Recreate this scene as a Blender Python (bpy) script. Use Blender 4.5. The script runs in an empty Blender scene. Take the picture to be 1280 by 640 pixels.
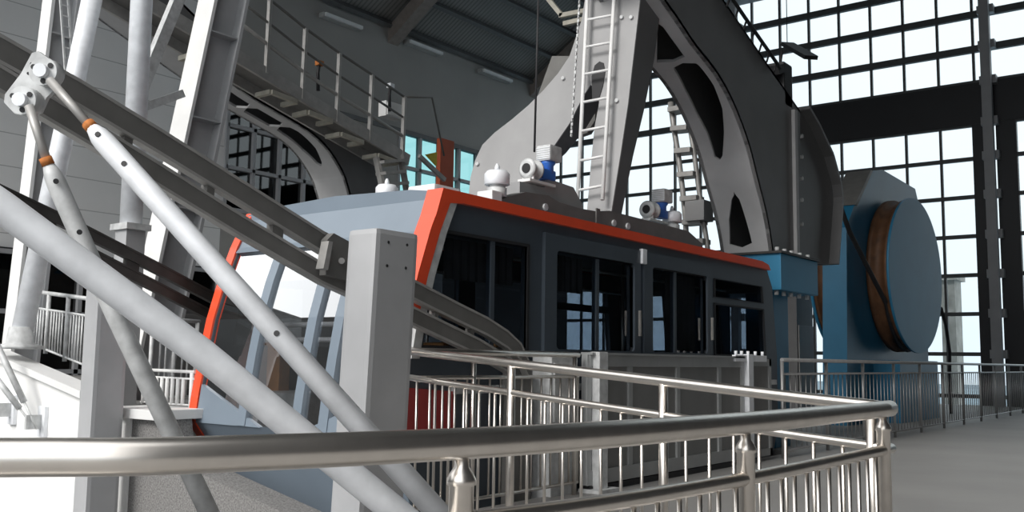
import bpy, bmesh, math, random
from mathutils import Vector, Matrix
from mathutils.geometry import tessellate_polygon
random.seed(7)
sc = bpy.context.scene
COL = sc.collection

# ------------------------------------------------------------------ camera (X runs along the cable line, Y across it, Z up)
F, CAM_H = 1200.0, 1.1
YAW, PITCH, ROLL = math.radians(37.5), math.atan(130 / 1200), math.atan(0.014)
FWD = Vector((math.cos(YAW) * math.cos(PITCH), math.sin(YAW) * math.cos(PITCH), math.sin(PITCH)))
R0 = Vector((math.sin(YAW), -math.cos(YAW), 0)); U0 = R0.cross(FWD)
RIGHT = math.cos(ROLL) * R0 + math.sin(ROLL) * U0
UP = -math.sin(ROLL) * R0 + math.cos(ROLL) * U0
CPOS = Vector((0, 0, CAM_H))
cd = bpy.data.cameras.new('camera'); cam = bpy.data.objects.new('camera', cd); COL.objects.link(cam)
cd.sensor_width = 36; cd.lens = 36 * F / 1280; cd.clip_end = 6000; cd.clip_start = 0.05
cam.matrix_world = Matrix(((RIGHT.x, UP.x, -FWD.x, CPOS.x), (RIGHT.y, UP.y, -FWD.y, CPOS.y), (RIGHT.z, UP.z, -FWD.z, CPOS.z), (0, 0, 0, 1)))
sc.camera = cam

def ray(px, py): return FWD * F + RIGHT * (px - 640) - UP * (py - 320)
def at(px, py, ax, val):
    """the point of the plane {axis ax = val} seen at a pixel of the photograph"""
    i = 'XYZ'.index(ax); d = ray(px, py); return CPOS + d * ((val - CPOS[i]) / d[i])
def atp(px, py, p0, n):
    d = ray(px, py); return CPOS + d * ((Vector(p0) - CPOS).dot(n) / d.dot(n))
def xz(pts, y): return [(lambda p: (p.x, p.z))(at(a, b, 'Y', y)) for a, b in pts]
def yz(pts, x): return [(lambda p: (p.y, p.z))(at(a, b, 'X', x)) for a, b in pts]

# ------------------------------------------------------------------ materials
def mat(name, col, rough=0.5, metal=0.0, var=0.12, scale=6.0, bump=0.0, spec=0.5, stretch=None, coat=0.0):
    m = bpy.data.materials.new(name); m.use_nodes = True
    nt = m.node_tree; b = nt.nodes['Principled BSDF']
    tc = nt.nodes.new('ShaderNodeTexCoord'); mp = nt.nodes.new('ShaderNodeMapping')
    if stretch: mp.inputs['Scale'].default_value = stretch
    nz = nt.nodes.new('ShaderNodeTexNoise'); nz.inputs['Scale'].default_value = scale; nz.inputs['Detail'].default_value = 5
    rp = nt.nodes.new('ShaderNodeValToRGB')
    c = Vector(col)
    rp.color_ramp.elements[0].position = 0.3; rp.color_ramp.elements[1].position = 0.7
    rp.color_ramp.elements[0].color = (*(c * (1 - var)), 1); rp.color_ramp.elements[1].color = (*[min(1, v * (1 + var)) for v in c], 1)
    nt.links.new(tc.outputs['Object'], mp.inputs['Vector']); nt.links.new(mp.outputs['Vector'], nz.inputs['Vector'])
    nt.links.new(nz.outputs['Fac'], rp.inputs['Fac']); nt.links.new(rp.outputs['Color'], b.inputs['Base Color'])
    b.inputs['Roughness'].default_value = rough; b.inputs['Metallic'].default_value = metal
    b.inputs['Specular IOR Level'].default_value = spec; b.inputs['Coat Weight'].default_value = coat
    if bump:
        bp = nt.nodes.new('ShaderNodeBump'); bp.inputs['Strength'].default_value = bump; bp.inputs['Distance'].default_value = 0.02
        nt.links.new(nz.outputs['Fac'], bp.inputs['Height']); nt.links.new(bp.outputs['Normal'], b.inputs['Normal'])
    return m

def joints(m, axis, period, width, dark):
    """dark seams every `period` metres along an axis of the surface"""
    nt = m.node_tree; b = nt.nodes['Principled BSDF']; src = b.inputs['Base Color'].links[0].from_socket
    g = nt.nodes.new('ShaderNodeNewGeometry'); s = nt.nodes.new('ShaderNodeSeparateXYZ'); nt.links.new(g.outputs['Position'], s.inputs[0])
    d = nt.nodes.new('ShaderNodeMath'); d.operation = 'DIVIDE'; d.inputs[1].default_value = period; nt.links.new(s.outputs[axis], d.inputs[0])
    fr = nt.nodes.new('ShaderNodeMath'); fr.operation = 'FRACT'; nt.links.new(d.outputs[0], fr.inputs[0])
    lt = nt.nodes.new('ShaderNodeMath'); lt.operation = 'LESS_THAN'; lt.inputs[1].default_value = width / period; nt.links.new(fr.outputs[0], lt.inputs[0])
    mx = nt.nodes.new('ShaderNodeMix'); mx.data_type = 'RGBA'; nt.links.new(lt.outputs[0], mx.inputs['Factor'])
    nt.links.new(src, mx.inputs['A']); mx.inputs['B'].default_value = (*dark, 1)
    nt.links.new(mx.outputs['Result'], b.inputs['Base Color'])
    return m

def glass(name, tint, refl=0.5, rough=0.02):
    m = bpy.data.materials.new(name); m.use_nodes = True; nt = m.node_tree
    for n in list(nt.nodes): nt.nodes.remove(n)
    o = nt.nodes.new('ShaderNodeOutputMaterial'); t = nt.nodes.new('ShaderNodeBsdfTransparent'); g = nt.nodes.new('ShaderNodeBsdfGlossy')
    t.inputs['Color'].default_value = (*tint, 1); g.inputs['Roughness'].default_value = rough; g.inputs['Color'].default_value = (1, 1, 1, 1)
    lw = nt.nodes.new('ShaderNodeFresnel'); lw.inputs['IOR'].default_value = 1.5
    mu = nt.nodes.new('ShaderNodeMath'); mu.operation = 'MULTIPLY'; mu.inputs[1].default_value = refl; 
    gm = nt.nodes.new('ShaderNodeNewGeometry'); iv = nt.nodes.new('ShaderNodeMath'); iv.operation = 'SUBTRACT'; iv.inputs[0].default_value = 1.0; nt.links.new(gm.outputs['Backfacing'], iv.inputs[1])
    fm = nt.nodes.new('ShaderNodeMath'); fm.operation = 'MULTIPLY'; nt.links.new(lw.outputs[0], fm.inputs[0]); nt.links.new(iv.outputs[0], fm.inputs[1]); nt.links.new(fm.outputs[0], mu.inputs[0]); mu.use_clamp = True
    mx = nt.nodes.new('ShaderNodeMixShader'); nt.links.new(mu.outputs[0], mx.inputs[0]); nt.links.new(t.outputs[0], mx.inputs[1]); nt.links.new(g.outputs[0], mx.inputs[2])
    nt.links.new(mx.outputs[0], o.inputs[0]); return m

M = dict(
    floor=mat('floor_screed', (.27, .263, .254), .55, 0, .10, .7, .03),
    pit=mat('pit_concrete', (.16, .16, .16), .9, 0, .25, 1.5),
    clad=mat('wall_cladding', (.80, .79, .78), .6, 0, .05, .6),
    darkwall=mat('dark_plaster', (.36, .345, .325), .85, 0, .08, .5),
    sidewall=mat('dark_side_wall', (.06, .06, .062), .9, 0, .08, .5),
    ceil=mat('roof_sheet', (.26, .25, .235), .6, 0, .1, .8),
    purlin=mat('roof_steel', (.12, .12, .12), .6),
    brownsteel=mat('rust_primer_steel', (.25, .21, .185), .6),
    steel=mat('stainless_steel', (.88, .83, .77), .31, 1.0, .06, 14, 0, .5, (1, 1, 1)),
    railgrey=mat('dull_rail_steel', (.36, .36, .36), .42, .6, .08, 9),
    galv=mat('galvanised_steel', (.84, .86, .89), .45, .1, .10, 9, .02),
    galvdull=mat('weathered_galvanised', (.58, .59, .59), .55, .1, .22, 12, .03),
    white=mat('white_paint', (.80, .80, .79), .5, 0, .05, 3),
    whitewall=mat('white_render', (.85, .85, .84), .8, 0, .03, 2),
    greypaint=mat('machine_grey_and_side_shade', (.125, .125, .127), .45, 0, .07, 2.5),  # machine grey, darkened to carry the shade of hanger and saddle sides
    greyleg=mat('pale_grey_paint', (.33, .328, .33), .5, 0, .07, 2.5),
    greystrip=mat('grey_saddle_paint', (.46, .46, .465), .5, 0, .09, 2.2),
    pillar=mat('grey_pillar_paint', (.42, .425, .435), .5, 0, .06, 4),
    beam=mat('grey_beam_paint', (.17, .166, .158), .5, .1, .12, 6),
    edge=mat('beam_edge_steel', (.42, .41, .395), .45, .3, .12, 9),
    blackbeam=mat('dark_greased_steel', (.045, .043, .04), .5, .2, .25, 7),
    red=mat('red_gloss_paint', (.90, .095, .035), .28, 0, .05, 3, 0, .5, None, .4),
    redflat=mat('dark_red_paint', (.38, .03, .03), .45, 0, .12, 4),
    orangered=mat('rust_red_column_paint', (.50, .09, .03), .6, 0, .1, 3),
    carblue=mat('blue_grey_paint', (.20, .245, .295), .35, 0, .05, 2, 0, .5, None, .3),
    cardark=mat('dark_slate_paint', (.062, .078, .096), .4, 0, .08, 3),
    black=mat('black_rubber', (.018, .018, .02), .6, 0, .1, 5),
    frame=mat('window_frame_dark', (.085, .09, .092), .5, 0, .06, 4),
    column=mat('grey_facade_column', (.36, .36, .37), .5, 0, .06, 3),
    blackband=mat('black_spandrel', (.012, .012, .015), .45, 0, .1, 2),
    blue=mat('blue_machine_paint', (.016, .145, .265), .42, 0, .08, 2),
    bluelight=mat('blue_disc_paint', (.032, .21, .37), .45, 0, .05, 2),
    motorblue=mat('blue_motor_enamel', (.045, .17, .58), .35, 0, .08, 5),
    wood=mat('oak_lagging', (.11, .05, .022), .65, 0, .35, 5),
    granite=mat('speckled_granite', (.20, .195, .19), .8, 0, .45, 70, .1),
    curtain=mat('black_curtain', (.075, .07, .068), .9, 0, .3, 4),
    tan=mat('tan_upholstery', (.45, .20, .06), .6, 0, .2, 5),
    rust=mat('orange_rust', (.50, .17, .04), .8, 0, .3, 30),
    gate=mat('grey_gate_sheet', (.22, .22, .215), .45, .3, .08, 3),
    gateframe=mat('grey_gate_frame', (.40, .41, .41), .4, .4, .08, 5),
    yellow=mat('yellow_paint', (.65, .55, .04), .5),
    beige=mat('beige_bracket_paint', (.42, .40, .34), .6, .1, .15, 7),
    stone=mat('outdoor_stone', (.42, .39, .35), .9, 0, .3, 1.5),
    land=mat('distant_land', (.20, .26, .30), .95, 0, .2, .004),
    hillside=mat('hillside_scrub', (.03, .031, .031), .95, 0, .5, .05),
    lamp=mat('grey_lamp_housing', (.42, .42, .41), .5),
)
joints(M['clad'], 2, .74, .02, (.45, .445, .44)); joints(M['ceil'], 0, .16, .06, (.16, .153, .145))
G_WALL = glass('facade_glass', (.81, .86, .88), .5)
G_TEAL = glass('teal_glass', (.50, .72, .73), .6)
G_DARK = glass('dark_window_glass', (.05, .07, .075), 2.2)
G_SIDE = glass('cabin_side_glass', (.58, .62, .66), .7)
G_FRONT = glass('cabin_windscreen_glass', (.86, .87, .88), 10)

# ------------------------------------------------------------------ objects and meshes
def link(o, parent=None):
    COL.objects.link(o)
    if parent is not None: o.parent = parent
    return o
def tag(o, label=None, cat=None, group=None, kind=None):
    if label: o['label'] = label
    if cat: o['category'] = cat
    if group: o['group'] = group
    if kind: o['kind'] = kind
    return o
def thing(name, loc, label, cat, group=None):
    o = bpy.data.objects.new(name, None); o.empty_display_size = .2; o.location = loc; link(o)
    return tag(o, label, cat, group)
def origin_of(o):
    v = Vector((0, 0, 0))
    while o is not None: v += o.location; o = o.parent
    return v

def bolts(name, pts, axis, h, r, m, parent):
    for p in pts: MB().lathe(p, [(0, r), (h, r)], axis, 8).build(name, m, parent)
class MB:
    """collects pieces in world coordinates, then becomes ONE mesh object"""
    def __init__(s): s.bm = bmesh.new()
    def poly(s, pts): 
        vs = [s.bm.verts.new(p) for p in pts]
        try: s.bm.faces.new(vs)
        except ValueError: pass
        return s
    def hull(s, a, b, caps=True):
        """two equal rings of points joined by side faces"""
        va = [s.bm.verts.new(p) for p in a]; vb = [s.bm.verts.new(p) for p in b]; n = len(a)
        for i in range(n): s.bm.faces.new((va[i], va[(i + 1) % n], vb[(i + 1) % n], vb[i]))
        if caps: s.bm.faces.new(va[::-1]); s.bm.faces.new(vb)
        return s
    def box(s, lo, hi, bev=0.0):
        b = bmesh.new(); bmesh.ops.create_cube(b, size=1)
        lo, hi = Vector(lo), Vector(hi); c = (lo + hi) / 2; d = hi - lo
        for v in b.verts: v.co = Vector((v.co.x * d.x, v.co.y * d.y, v.co.z * d.z)) + c
        if bev: bmesh.ops.bevel(b, geom=b.edges[:], offset=bev, segments=2, affect='EDGES', profile=.7)
        s.merge(b); return s
    def bar(s, p, q, w, h, up=(0, 0, 1), bev=0.0):
        """rectangular bar from p to q, w across, h in the up direction"""
        p, q = Vector(p), Vector(q); d = (q - p); L = d.length; d.normalize()
        u = Vector(up); sd = d.cross(u)
        if sd.length < 1e-4: sd = d.cross(Vector((1, 0, 0)))
        sd.normalize(); u = sd.cross(d)
        b = bmesh.new(); bmesh.ops.create_cube(b, size=1)
        for v in b.verts: v.co = (p + q) / 2 + d * v.co.x * L + sd * v.co.y * w + u * v.co.z * h
        bmesh.ops.recalc_face_normals(b, faces=b.faces[:])
        if bev: bmesh.ops.bevel(b, geom=b.edges[:], offset=bev, segments=2, affect='EDGES', profile=.7)
        s.merge(b); return s
    def merge(s, b):
        me = bpy.data.meshes.new('t'); b.to_mesh(me); b.free(); s.bm.from_mesh(me); bpy.data.meshes.remove(me)
    def tube(s, pts, r, n=12, smooth=True):
        pts = [Vector(p) for p in pts]; rr = r if isinstance(r, (list, tuple)) else [r] * len(pts)
        t0 = (pts[1] - pts[0]).normalized(); ref = Vector((0, 0, 1)) if abs(t0.z) < .9 else Vector((1, 0, 0))
        nrm = t0.cross(ref).normalized(); rings = []; prev = t0
        for i, p in enumerate(pts):
            t = ((pts[i + 1] - p).normalized() if i == 0 else (p - pts[i - 1]).normalized() if i == len(pts) - 1 else ((pts[i + 1] - p).normalized() + (p - pts[i - 1]).normalized()).normalized())
            ax = prev.cross(t)
            if ax.length > 1e-6: nrm = Matrix.Rotation(prev.angle(t), 3, ax.normalized()) @ nrm
            prev = t; bn = t.cross(nrm)
            rings.append([s.bm.verts.new(p + (nrm * math.cos(2 * math.pi * k / n) + bn * math.sin(2 * math.pi * k / n)) * rr[i]) for k in range(n)])
        for a, b in zip(rings, rings[1:]):
            for k in range(n):
                f = s.bm.faces.new((a[k], a[(k + 1) % n], b[(k + 1) % n], b[k])); f.smooth = smooth
        s.bm.faces.new(rings[0][::-1]); s.bm.faces.new(rings[-1]); return s
    def lathe(s, c, prof, axis='Z', n=24):
        """prof: (distance along axis, radius)"""
        c = Vector(c); A = {'X': (1, 2, 0), 'Y': (2, 0, 1), 'Z': (0, 1, 2)}[axis]; rings = []
        for h, r in prof:
            ring = []
            for k in range(n):
                v = [0, 0, 0]; a = 2 * math.pi * k / n
                v[A[0]] = r * math.cos(a); v[A[1]] = r * math.sin(a); v[A[2]] = h
                ring.append(s.bm.verts.new(c + Vector(v)))
            rings.append(ring)
        for a, b in zip(rings, rings[1:]):
            for k in range(n):
                f = s.bm.faces.new((a[k], a[(k + 1) % n], b[(k + 1) % n], b[k])); f.smooth = True
        s.bm.faces.new(rings[0][::-1]); s.bm.faces.new(rings[-1]); return s
    def plate(s, outer, holes, f0, f1):
        """a flat outline with holes; f0/f1 turn a 2-D point into the two faces' 3-D points"""
        loops = [list(outer)] + [list(h) for h in holes]; flat = [p for l in loops for p in l]
        tris = tessellate_polygon([[Vector((p[0], p[1], 0)) for p in l] for l in loops])
        a = [s.bm.verts.new(f0(p)) for p in flat]; b = [s.bm.verts.new(f1(p)) for p in flat]
        for t in tris:
            for vv, rev in ((a, 1), (b, 0)):
                try: s.bm.faces.new([vv[i] for i in (t[::-1] if rev else t)])
                except ValueError: pass
        k = 0
        for l in loops:
            n = len(l)
            for i in range(n):
                try: s.bm.faces.new((a[k + i], a[k + (i + 1) % n], b[k + (i + 1) % n], b[k + i]))
                except ValueError: pass
            k += n
        return s
    def slabY(s, outer, y0, y1, holes=()):
        return s.plate(outer, holes, lambda p: Vector((p[0], y0, p[1])), lambda p: Vector((p[0], y1, p[1])))
    def slabX(s, outer, x0, x1, holes=()):
        return s.plate(outer, holes, lambda p: Vector((x0, p[0], p[1])), lambda p: Vector((x1, p[0], p[1])))
    def slabZ(s, outer, z0, z1, holes=()):
        return s.plate(outer, holes, lambda p: Vector((p[0], p[1], z0)), lambda p: Vector((p[0], p[1], z1)))
    def scale(s, c, k):
        c = Vector(c)
        for v in s.bm.verts: v.co = c + (v.co - c) * k
        return s
    def build(s, name, m, parent=None, base=None):
        bmesh.ops.recalc_face_normals(s.bm, faces=s.bm.faces[:])
        if parent is not None: off = origin_of(parent)
        elif base is not None: off = Vector(base)
        else:
            n = max(1, len(s.bm.verts)); off = Vector((sum(v.co.x for v in s.bm.verts) / n, sum(v.co.y for v in s.bm.verts) / n, min(v.co.z for v in s.bm.verts)))
        for v in s.bm.verts: v.co -= off
        me = bpy.data.meshes.new(name); s.bm.to_mesh(me); s.bm.free()
        me.materials.append(M[m] if isinstance(m, str) else m)
        o = bpy.data.objects.new(name, me)
        if parent is None: o.location = off
        return link(o, parent)
def struct(name, mb, m, parent=None):
    o = mb.build(name, m, parent)
    if parent is None: o['kind'] = 'structure'
    return o
def dup(root, loc, label):
    r = root.copy(); COL.objects.link(r); r.location = loc; r['label'] = label
    for ch in list(root.children):
        c = ch.copy(); COL.objects.link(c); c.parent = r
        for g in list(ch.children):
            d = g.copy(); COL.objects.link(d); d.parent = c
    return r
def rrect(x0, x1, z0, z1, r=.06, n=3):
    o = []
    for cx, cz, a in ((x1 - r, z1 - r, 0), (x0 + r, z1 - r, 90), (x0 + r, z0 + r, 180), (x1 - r, z0 + r, 270)):
        for i in range(n + 1):
            t = math.radians(a + 90 * i / n); o.append((cx + r * math.cos(t), cz + r * math.sin(t)))
    return o
def smooth(pts, n=6):
    """Catmull-Rom through the points"""
    P = [Vector(p) for p in pts]; out = []
    for i in range(len(P) - 1):
        a = P[max(0, i - 1)]; b = P[i]; c = P[i + 1]; d = P[min(len(P) - 1, i + 2)]
        for k in range(n):
            t = k / n; out.append(.5 * ((2 * b) + (c - a) * t + (2 * a - 5 * b + 4 * c - d) * t * t + (3 * b - 3 * c + d - a) * t ** 3))
    out.append(P[-1]); return out

# ------------------------------------------------------------------ world and light
w = bpy.data.worlds.new('sky'); sc.world = w; w.use_nodes = True
nt = w.node_tree; bg = nt.nodes['Background']
tc = nt.nodes.new('ShaderNodeTexCoord'); sp = nt.nodes.new('ShaderNodeSeparateXYZ'); nt.links.new(tc.outputs['Generated'], sp.inputs[0])
rp = nt.nodes.new('ShaderNodeValToRGB'); nt.links.new(sp.outputs[2], rp.inputs[0])
el = rp.color_ramp.elements; el[0].position = 0.0; el[0].color = (.88, .94, 1, 1); el[1].position = .6; el[1].color = (.94, .97, 1, 1)
e = el.new(.12); e.color = (.95, .98, 1, 1)
nz = nt.nodes.new('ShaderNodeTexNoise'); nz.inputs['Scale'].default_value = 2.2; nz.inputs['Detail'].default_value = 6; nt.links.new(tc.outputs['Generated'], nz.inputs['Vector'])
cr = nt.nodes.new('ShaderNodeValToRGB'); cr.color_ramp.elements[0].position = .42; cr.color_ramp.elements[1].position = .62; nt.links.new(nz.outputs['Fac'], cr.inputs[0])
mx = nt.nodes.new('ShaderNodeMix'); mx.data_type = 'RGBA'; nt.links.new(cr.outputs[0], mx.inputs['Factor']); nt.links.new(rp.outputs[0], mx.inputs['A']); mx.inputs['B'].default_value = (1, 1, 1, 1)
nt.links.new(mx.outputs['Result'], bg.inputs['Color']); bg.inputs['Strength'].default_value = 1.38
sun = bpy.data.lights.new('sun', 'SUN'); sun.energy = 2.5; sun.angle = math.radians(25); sun.color = (1, .97, .93)
so = bpy.data.objects.new('sun', sun); link(so); so.rotation_euler = Vector((.80, -.05, -.58)).to_track_quat('-Z', 'Y').to_euler()
sc.view_settings.view_transform = 'Standard'; sc.view_settings.look = 'None'; sc.view_settings.gamma = 1; sc.view_settings.exposure = 0.12; sc.view_settings.use_curve_mapping = False

# ================================================================== the station shell
edge_pts = [(-4, 4.2), (-.6, 2.75), (.2, 2.2), (.72, 1.88), (1.2, 1.63), (1.8, 1.46), (2.6, 1.36), (4.06, 1.34)]
fl = edge_pts + [(4.32, 4.62), (12.0, 4.62), (12.0, 21.6), (30.2, 21.6), (30.2, -4.2), (-4, -4.2)]
struct('floor', MB().slabZ(fl, -2.2, 0), 'floor')
struct('floor_pit', MB().box((-8, -7, -2.5), (12, 21.6, -2.2)), 'pit')
struct('floor_landing', MB().box((4.75, 8.1, -2.2), (12, 21.5, .62)), 'floor')
hv = []
hm = MB(); hr = [[], []]
for k in range(41):
    a = math.radians(92 + 75 * k / 40); hgt = 70 + 12 * math.sin(k * .21) + 6 * math.sin(k * .9)
    hr[0].append(hm.bm.verts.new((140 * math.cos(a), 140 * math.sin(a), -60))); hr[1].append((hm.bm.verts.new((185 * math.cos(a), 185 * math.sin(a), hgt)), hm.bm.verts.new((300 * math.cos(a), 300 * math.sin(a), -60))))
for k in range(40):
    hm.bm.faces.new((hr[0][k], hr[0][k + 1], hr[1][k + 1][0], hr[1][k][0])); hm.bm.faces.new((hr[1][k][0], hr[1][k + 1][0], hr[1][k + 1][1], hr[1][k][1]))
struct('reflection_hill', hm, 'hillside')  # unseen hill, added for the dark lower reflection in the windscreen
struct('ground', MB().box((-1500, -1500, -62), (3500, 1500, -60)), 'land')
struct('end_light_blocker', MB().box((30, -4, -1), (30.3, .1, 19.4)), 'sidewall')  # unseen solid panel, added to cut window light on the side faces
struct('wall_right_unseen', MB().box((-3, -4.3, -2), (30, -4, 19.4)), 'sidewall')  # out of view; made dark and drawn forward to hold back side light
# left wall: pale cladding near the mouth, window, dark smooth lining above
WY = 21.5
struct('wall_left', MB().box((2.5, WY, -2.2), (15.3, WY + .3, 11.9)), 'clad')
struct('wall_left_upper', MB().box((15.3, WY, 8.42), (30, WY + .3, 11.9)), 'darkwall')
struct('wall_left_lower', MB().box((15.3, WY, -2.2), (30, WY + .3, 5.0)), 'darkwall')
struct('wall_left_pier', MB().box((19.8, WY - .05, 5.0), (21.9, WY + .3, 8.42)), 'darkwall')
vault = [(21.7, 11.8), (20.4, 12.6), (18, 14.05), (15.5, 15.5), (12.5, 17.0), (9, 18.2), (4, 19), (-4.2, 19.4)]
mb = MB()
for (a, b) in zip(vault, vault[1:]):
    mb.slabX([a, b, (b[0], b[1] + .25), (a[0] + .2, a[1] + .2)], 1.6, 30.3)
struct('ceiling', mb, 'ceil')
for (y, z) in [(21.5, 11.85), (20.4, 12.55), (19.35, 13.2), (18.3, 13.85), (17.25, 14.45), (16.2, 15.05), (15.1, 15.65), (14.0, 16.2), (12.8, 16.8)]:
    struct('roof_beam', MB().bar((1.7, y - .08, z - .06), (30, y - .08, z - .06), .14, .22, (0, .6, .8)), 'purlin')
for X0 in (21.3, 29.0):
    arch = [(21.5, 11.2), (20.2, 12.1), (17.8, 13.6), (15.3, 15.05), (12.3, 16.55), (8.8, 17.75), (4, 18.5)]
    arch2 = [(a + .05, b + .5) for a, b in arch]
    struct('roof_beam', MB().slabX(arch + arch2[::-1], X0, X0 + .45), 'brownsteel')
struct('mouth_sun_blocker', MB().box((1.3, -4.3, 13.5), (1.6, 21.8, 19.6)), 'darkwall')  # unseen header, added to keep the sun from reaching deep inside
struct('trim_4', MB().box((28.6, 11.0, 13.25), (29.8, 21.4, 13.6)), 'column')
WY = 21.5
# window_1: the glazed end wall
X1 = 30.0
zs = [.25, 1.45, 2.6, 3.72, 4.85, 6.0, 7.12, 8.12]; zt = [9.33, 10.38, 11.43, 12.44, 13.5, 14.6, 15.6, 16.6, 17.6, 18.6]
w1 = bpy.data.objects.new('window_1', None); w1.location = (X1, 4.5, 0); link(w1); w1['kind'] = 'structure'
mb = MB()
for z in zs: mb.box((X1 - .06, 0, z - .055), (X1 + .06, WY, z + .055))
for z in zt: mb.box((X1 - .08, 0, z - .10), (X1 + .06, WY, z + .10))
ym = [6.0 + .98 * k for k in range(-6, 16)]
for y in ym:
    if 4.6 < y < 5.9: continue
    mb.box((X1 - .05, y - .035, 0), (X1 + .05, y + .035, 18.9))
mb.build('frame', 'frame', w1)
MB().box((X1 - .1, 0, 8.12), (X1 + .08, 13.5, 9.35)).build('spandrel', 'blackband', w1)
mb = MB(); mb.box((X1 - .09, at(1277, 300, 'X', X1).y, 0), (X1 + .1, at(1251, 300, 'X', X1).y, 9.0)); mb.box((X1 - .09, at(1235, 300, 'X', X1).y, 0), (X1 + .1, at(1221, 300, 'X', X1).y, 8.2)); mb.build('cover_panel', 'blackband', w1)
MB().box((X1 - .01, 0, 0), (X1 + .01, WY, 19)).build('pane', G_WALL, w1)
for y in (at(1241, 300, 'X', X1 - .5).y, 13.34):
    c = MB(); c.box((X1 - .6, y - .13, 0), (X1 - .36, y + .13, 18.0), .01)
    for z in zs[1:] + zt: c.box((X1 - .36, y - .22, z - .12), (X1 - .1, y + .22, z + .12))
    struct('column', c, 'column')
# window_2: dark panes in the left wall behind the far saddle
def window(name, x0, x1, z0, z1, nx, nz, g, y=WY):
    o = bpy.data.objects.new(name, None); o.location = (x0, y, z0); link(o); o['kind'] = 'structure'
    mb = MB()
    for i in range(nx + 1):
        x = x0 + (x1 - x0) * i / nx; mb.box((x - .05, y - .08, z0), (x + .05, y + .1, z1))
    for i in range(nz + 1):
        z = z0 + (z1 - z0) * i / nz; mb.box((x0, y - .08, z - .05), (x1, y + .1, z + .05))
    mb.build('frame', 'column', o)
    MB().box((x0, y + .02, z0), (x1, y + .04, z1)).build('pane', g, o)
window('window_2', 15.35, 19.8, 5.0, 8.42, 5, 3, G_DARK)
struct('wall_behind_window', MB().box((15.0, 22.9, 4), (20.5, 23, 9)), 'blackband')
window('window_4', 6.5, 15.2, -.6, 3.3, 7, 3, G_DARK, WY - .12)
struct('wall_behind_louvre', MB().box((6.4, WY - .06, -.7), (15.3, WY - .01, 3.4)), 'blackband')
window('window_3', 21.9, 29.8, 5.0, 8.42, 8, 3, G_TEAL)
struct('trim_1', MB().box((15.2, WY - .1, 8.36), (30, WY + .02, 8.5)), 'purlin')

# outside beyond the glass
b = thing('stone_tower', (46, 8.3, -60), 'weathered stone tower standing outside behind the glazed end wall', 'building')
p0 = at(1179, 460, 'X', 46); p1 = at(1193, 350, 'X', 46)
MB().box((46, p1.y, -60), (47.2, p0.y, p1.z)).build('wall', 'stone', b)
MB().box((45.8, p1.y - .15, p1.z), (47.4, p0.y + .15, p1.z + .25)).build('parapet', 'stone', b)

# ================================================================== cable car
YN, YF = 4.8, 7.1
prof = [(5.36, 2.35), (5.22, 2.05), (5.10, 1.72), (5.01, 1.41), (4.95, 1.10), (4.90, .79), (4.87, .55), (4.98, .41), (5.30, -.32)]
rear = [(11.5, -.32), (11.84, .3), (11.84, 1.2), (11.72, 2.06), (11.54, 2.30), (11.45, 2.36)]
car = thing('cable_car', (8.4, 5.95, -.4), 'large grey cable car cabin with red roof edge docked beside the platform gate', 'cable car')
wins = [[(5.19, 1.20), (6.46, 1.20), (6.46, 2.05), (5.38, 2.05), (5.26, 1.62)], rrect(6.86, 8.2, 1.2, 2.06, .04), rrect(8.49, 9.8, 1.2, 2.05, .04), [(10.05, 1.2), (11.45, 1.2), (11.40, 1.76), (10.05, 1.76)], [(10.05, 1.85), (11.39, 1.85), (11.36, 2.05), (10.05, 2.05)]]
for nm, y0, y1 in (('side_wall', YN, YN + .06), ('side_wall', YF - .06, YF)):
    MB().slabY(prof + rear, y0, y1, wins).build(nm, 'cardark', car)
# window frames and panes
for wq in wins[:5]:
    cx = sum(p[0] for p in wq) / len(wq); cz = sum(p[1] for p in wq) / len(wq)
    for ya, yb in ((YN - .012, YN + .02), (YF - .02, YF + .012)):
        out = [(cx + (p[0] - cx) * 1.04, cz + (p[1] - cz) * 1.06) for p in wq]
        f = MB().slabY(out, ya, yb, [wq]).build('window_frame', 'black', car)
        ym_ = (ya + yb) / 2
        MB().slabY([(cx + (p[0] - cx) * 1.01, cz + (p[1] - cz) * 1.01) for p in wq], ym_ + .004, ym_ + .012).build('pane', G_SIDE, f)
for xx in (5.98, 7.55, 9.08):
    MB().box((xx, YN + .0, 1.2), (xx + .05, YN + .05, 2.05)).build('window_post', 'cardark', car)
# door leaves standing slightly proud of the side
for x0, x1 in ((6.68, 8.32), (8.38, 9.92)):
    hole = rrect(x0 + .18, x1 - .12, 1.2, 2.06, .04)
    d = MB().slabY([(x0, -.1), (x1, -.1), (x1, 2.2), (x0, 2.2)], YN - .035, YN, [hole]).build('door', 'cardark', car)
    MB().bar((x1 - .08, YN - .07, 1.35), (x1 - .08, YN - .07, 1.6), .025, .025).build('handle', 'steel', d)
MB().box((8.31, YN - .06, 2.07), (8.40, YN - .02, 2.22), .008).build('latch_box', 'galv', car)
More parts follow.
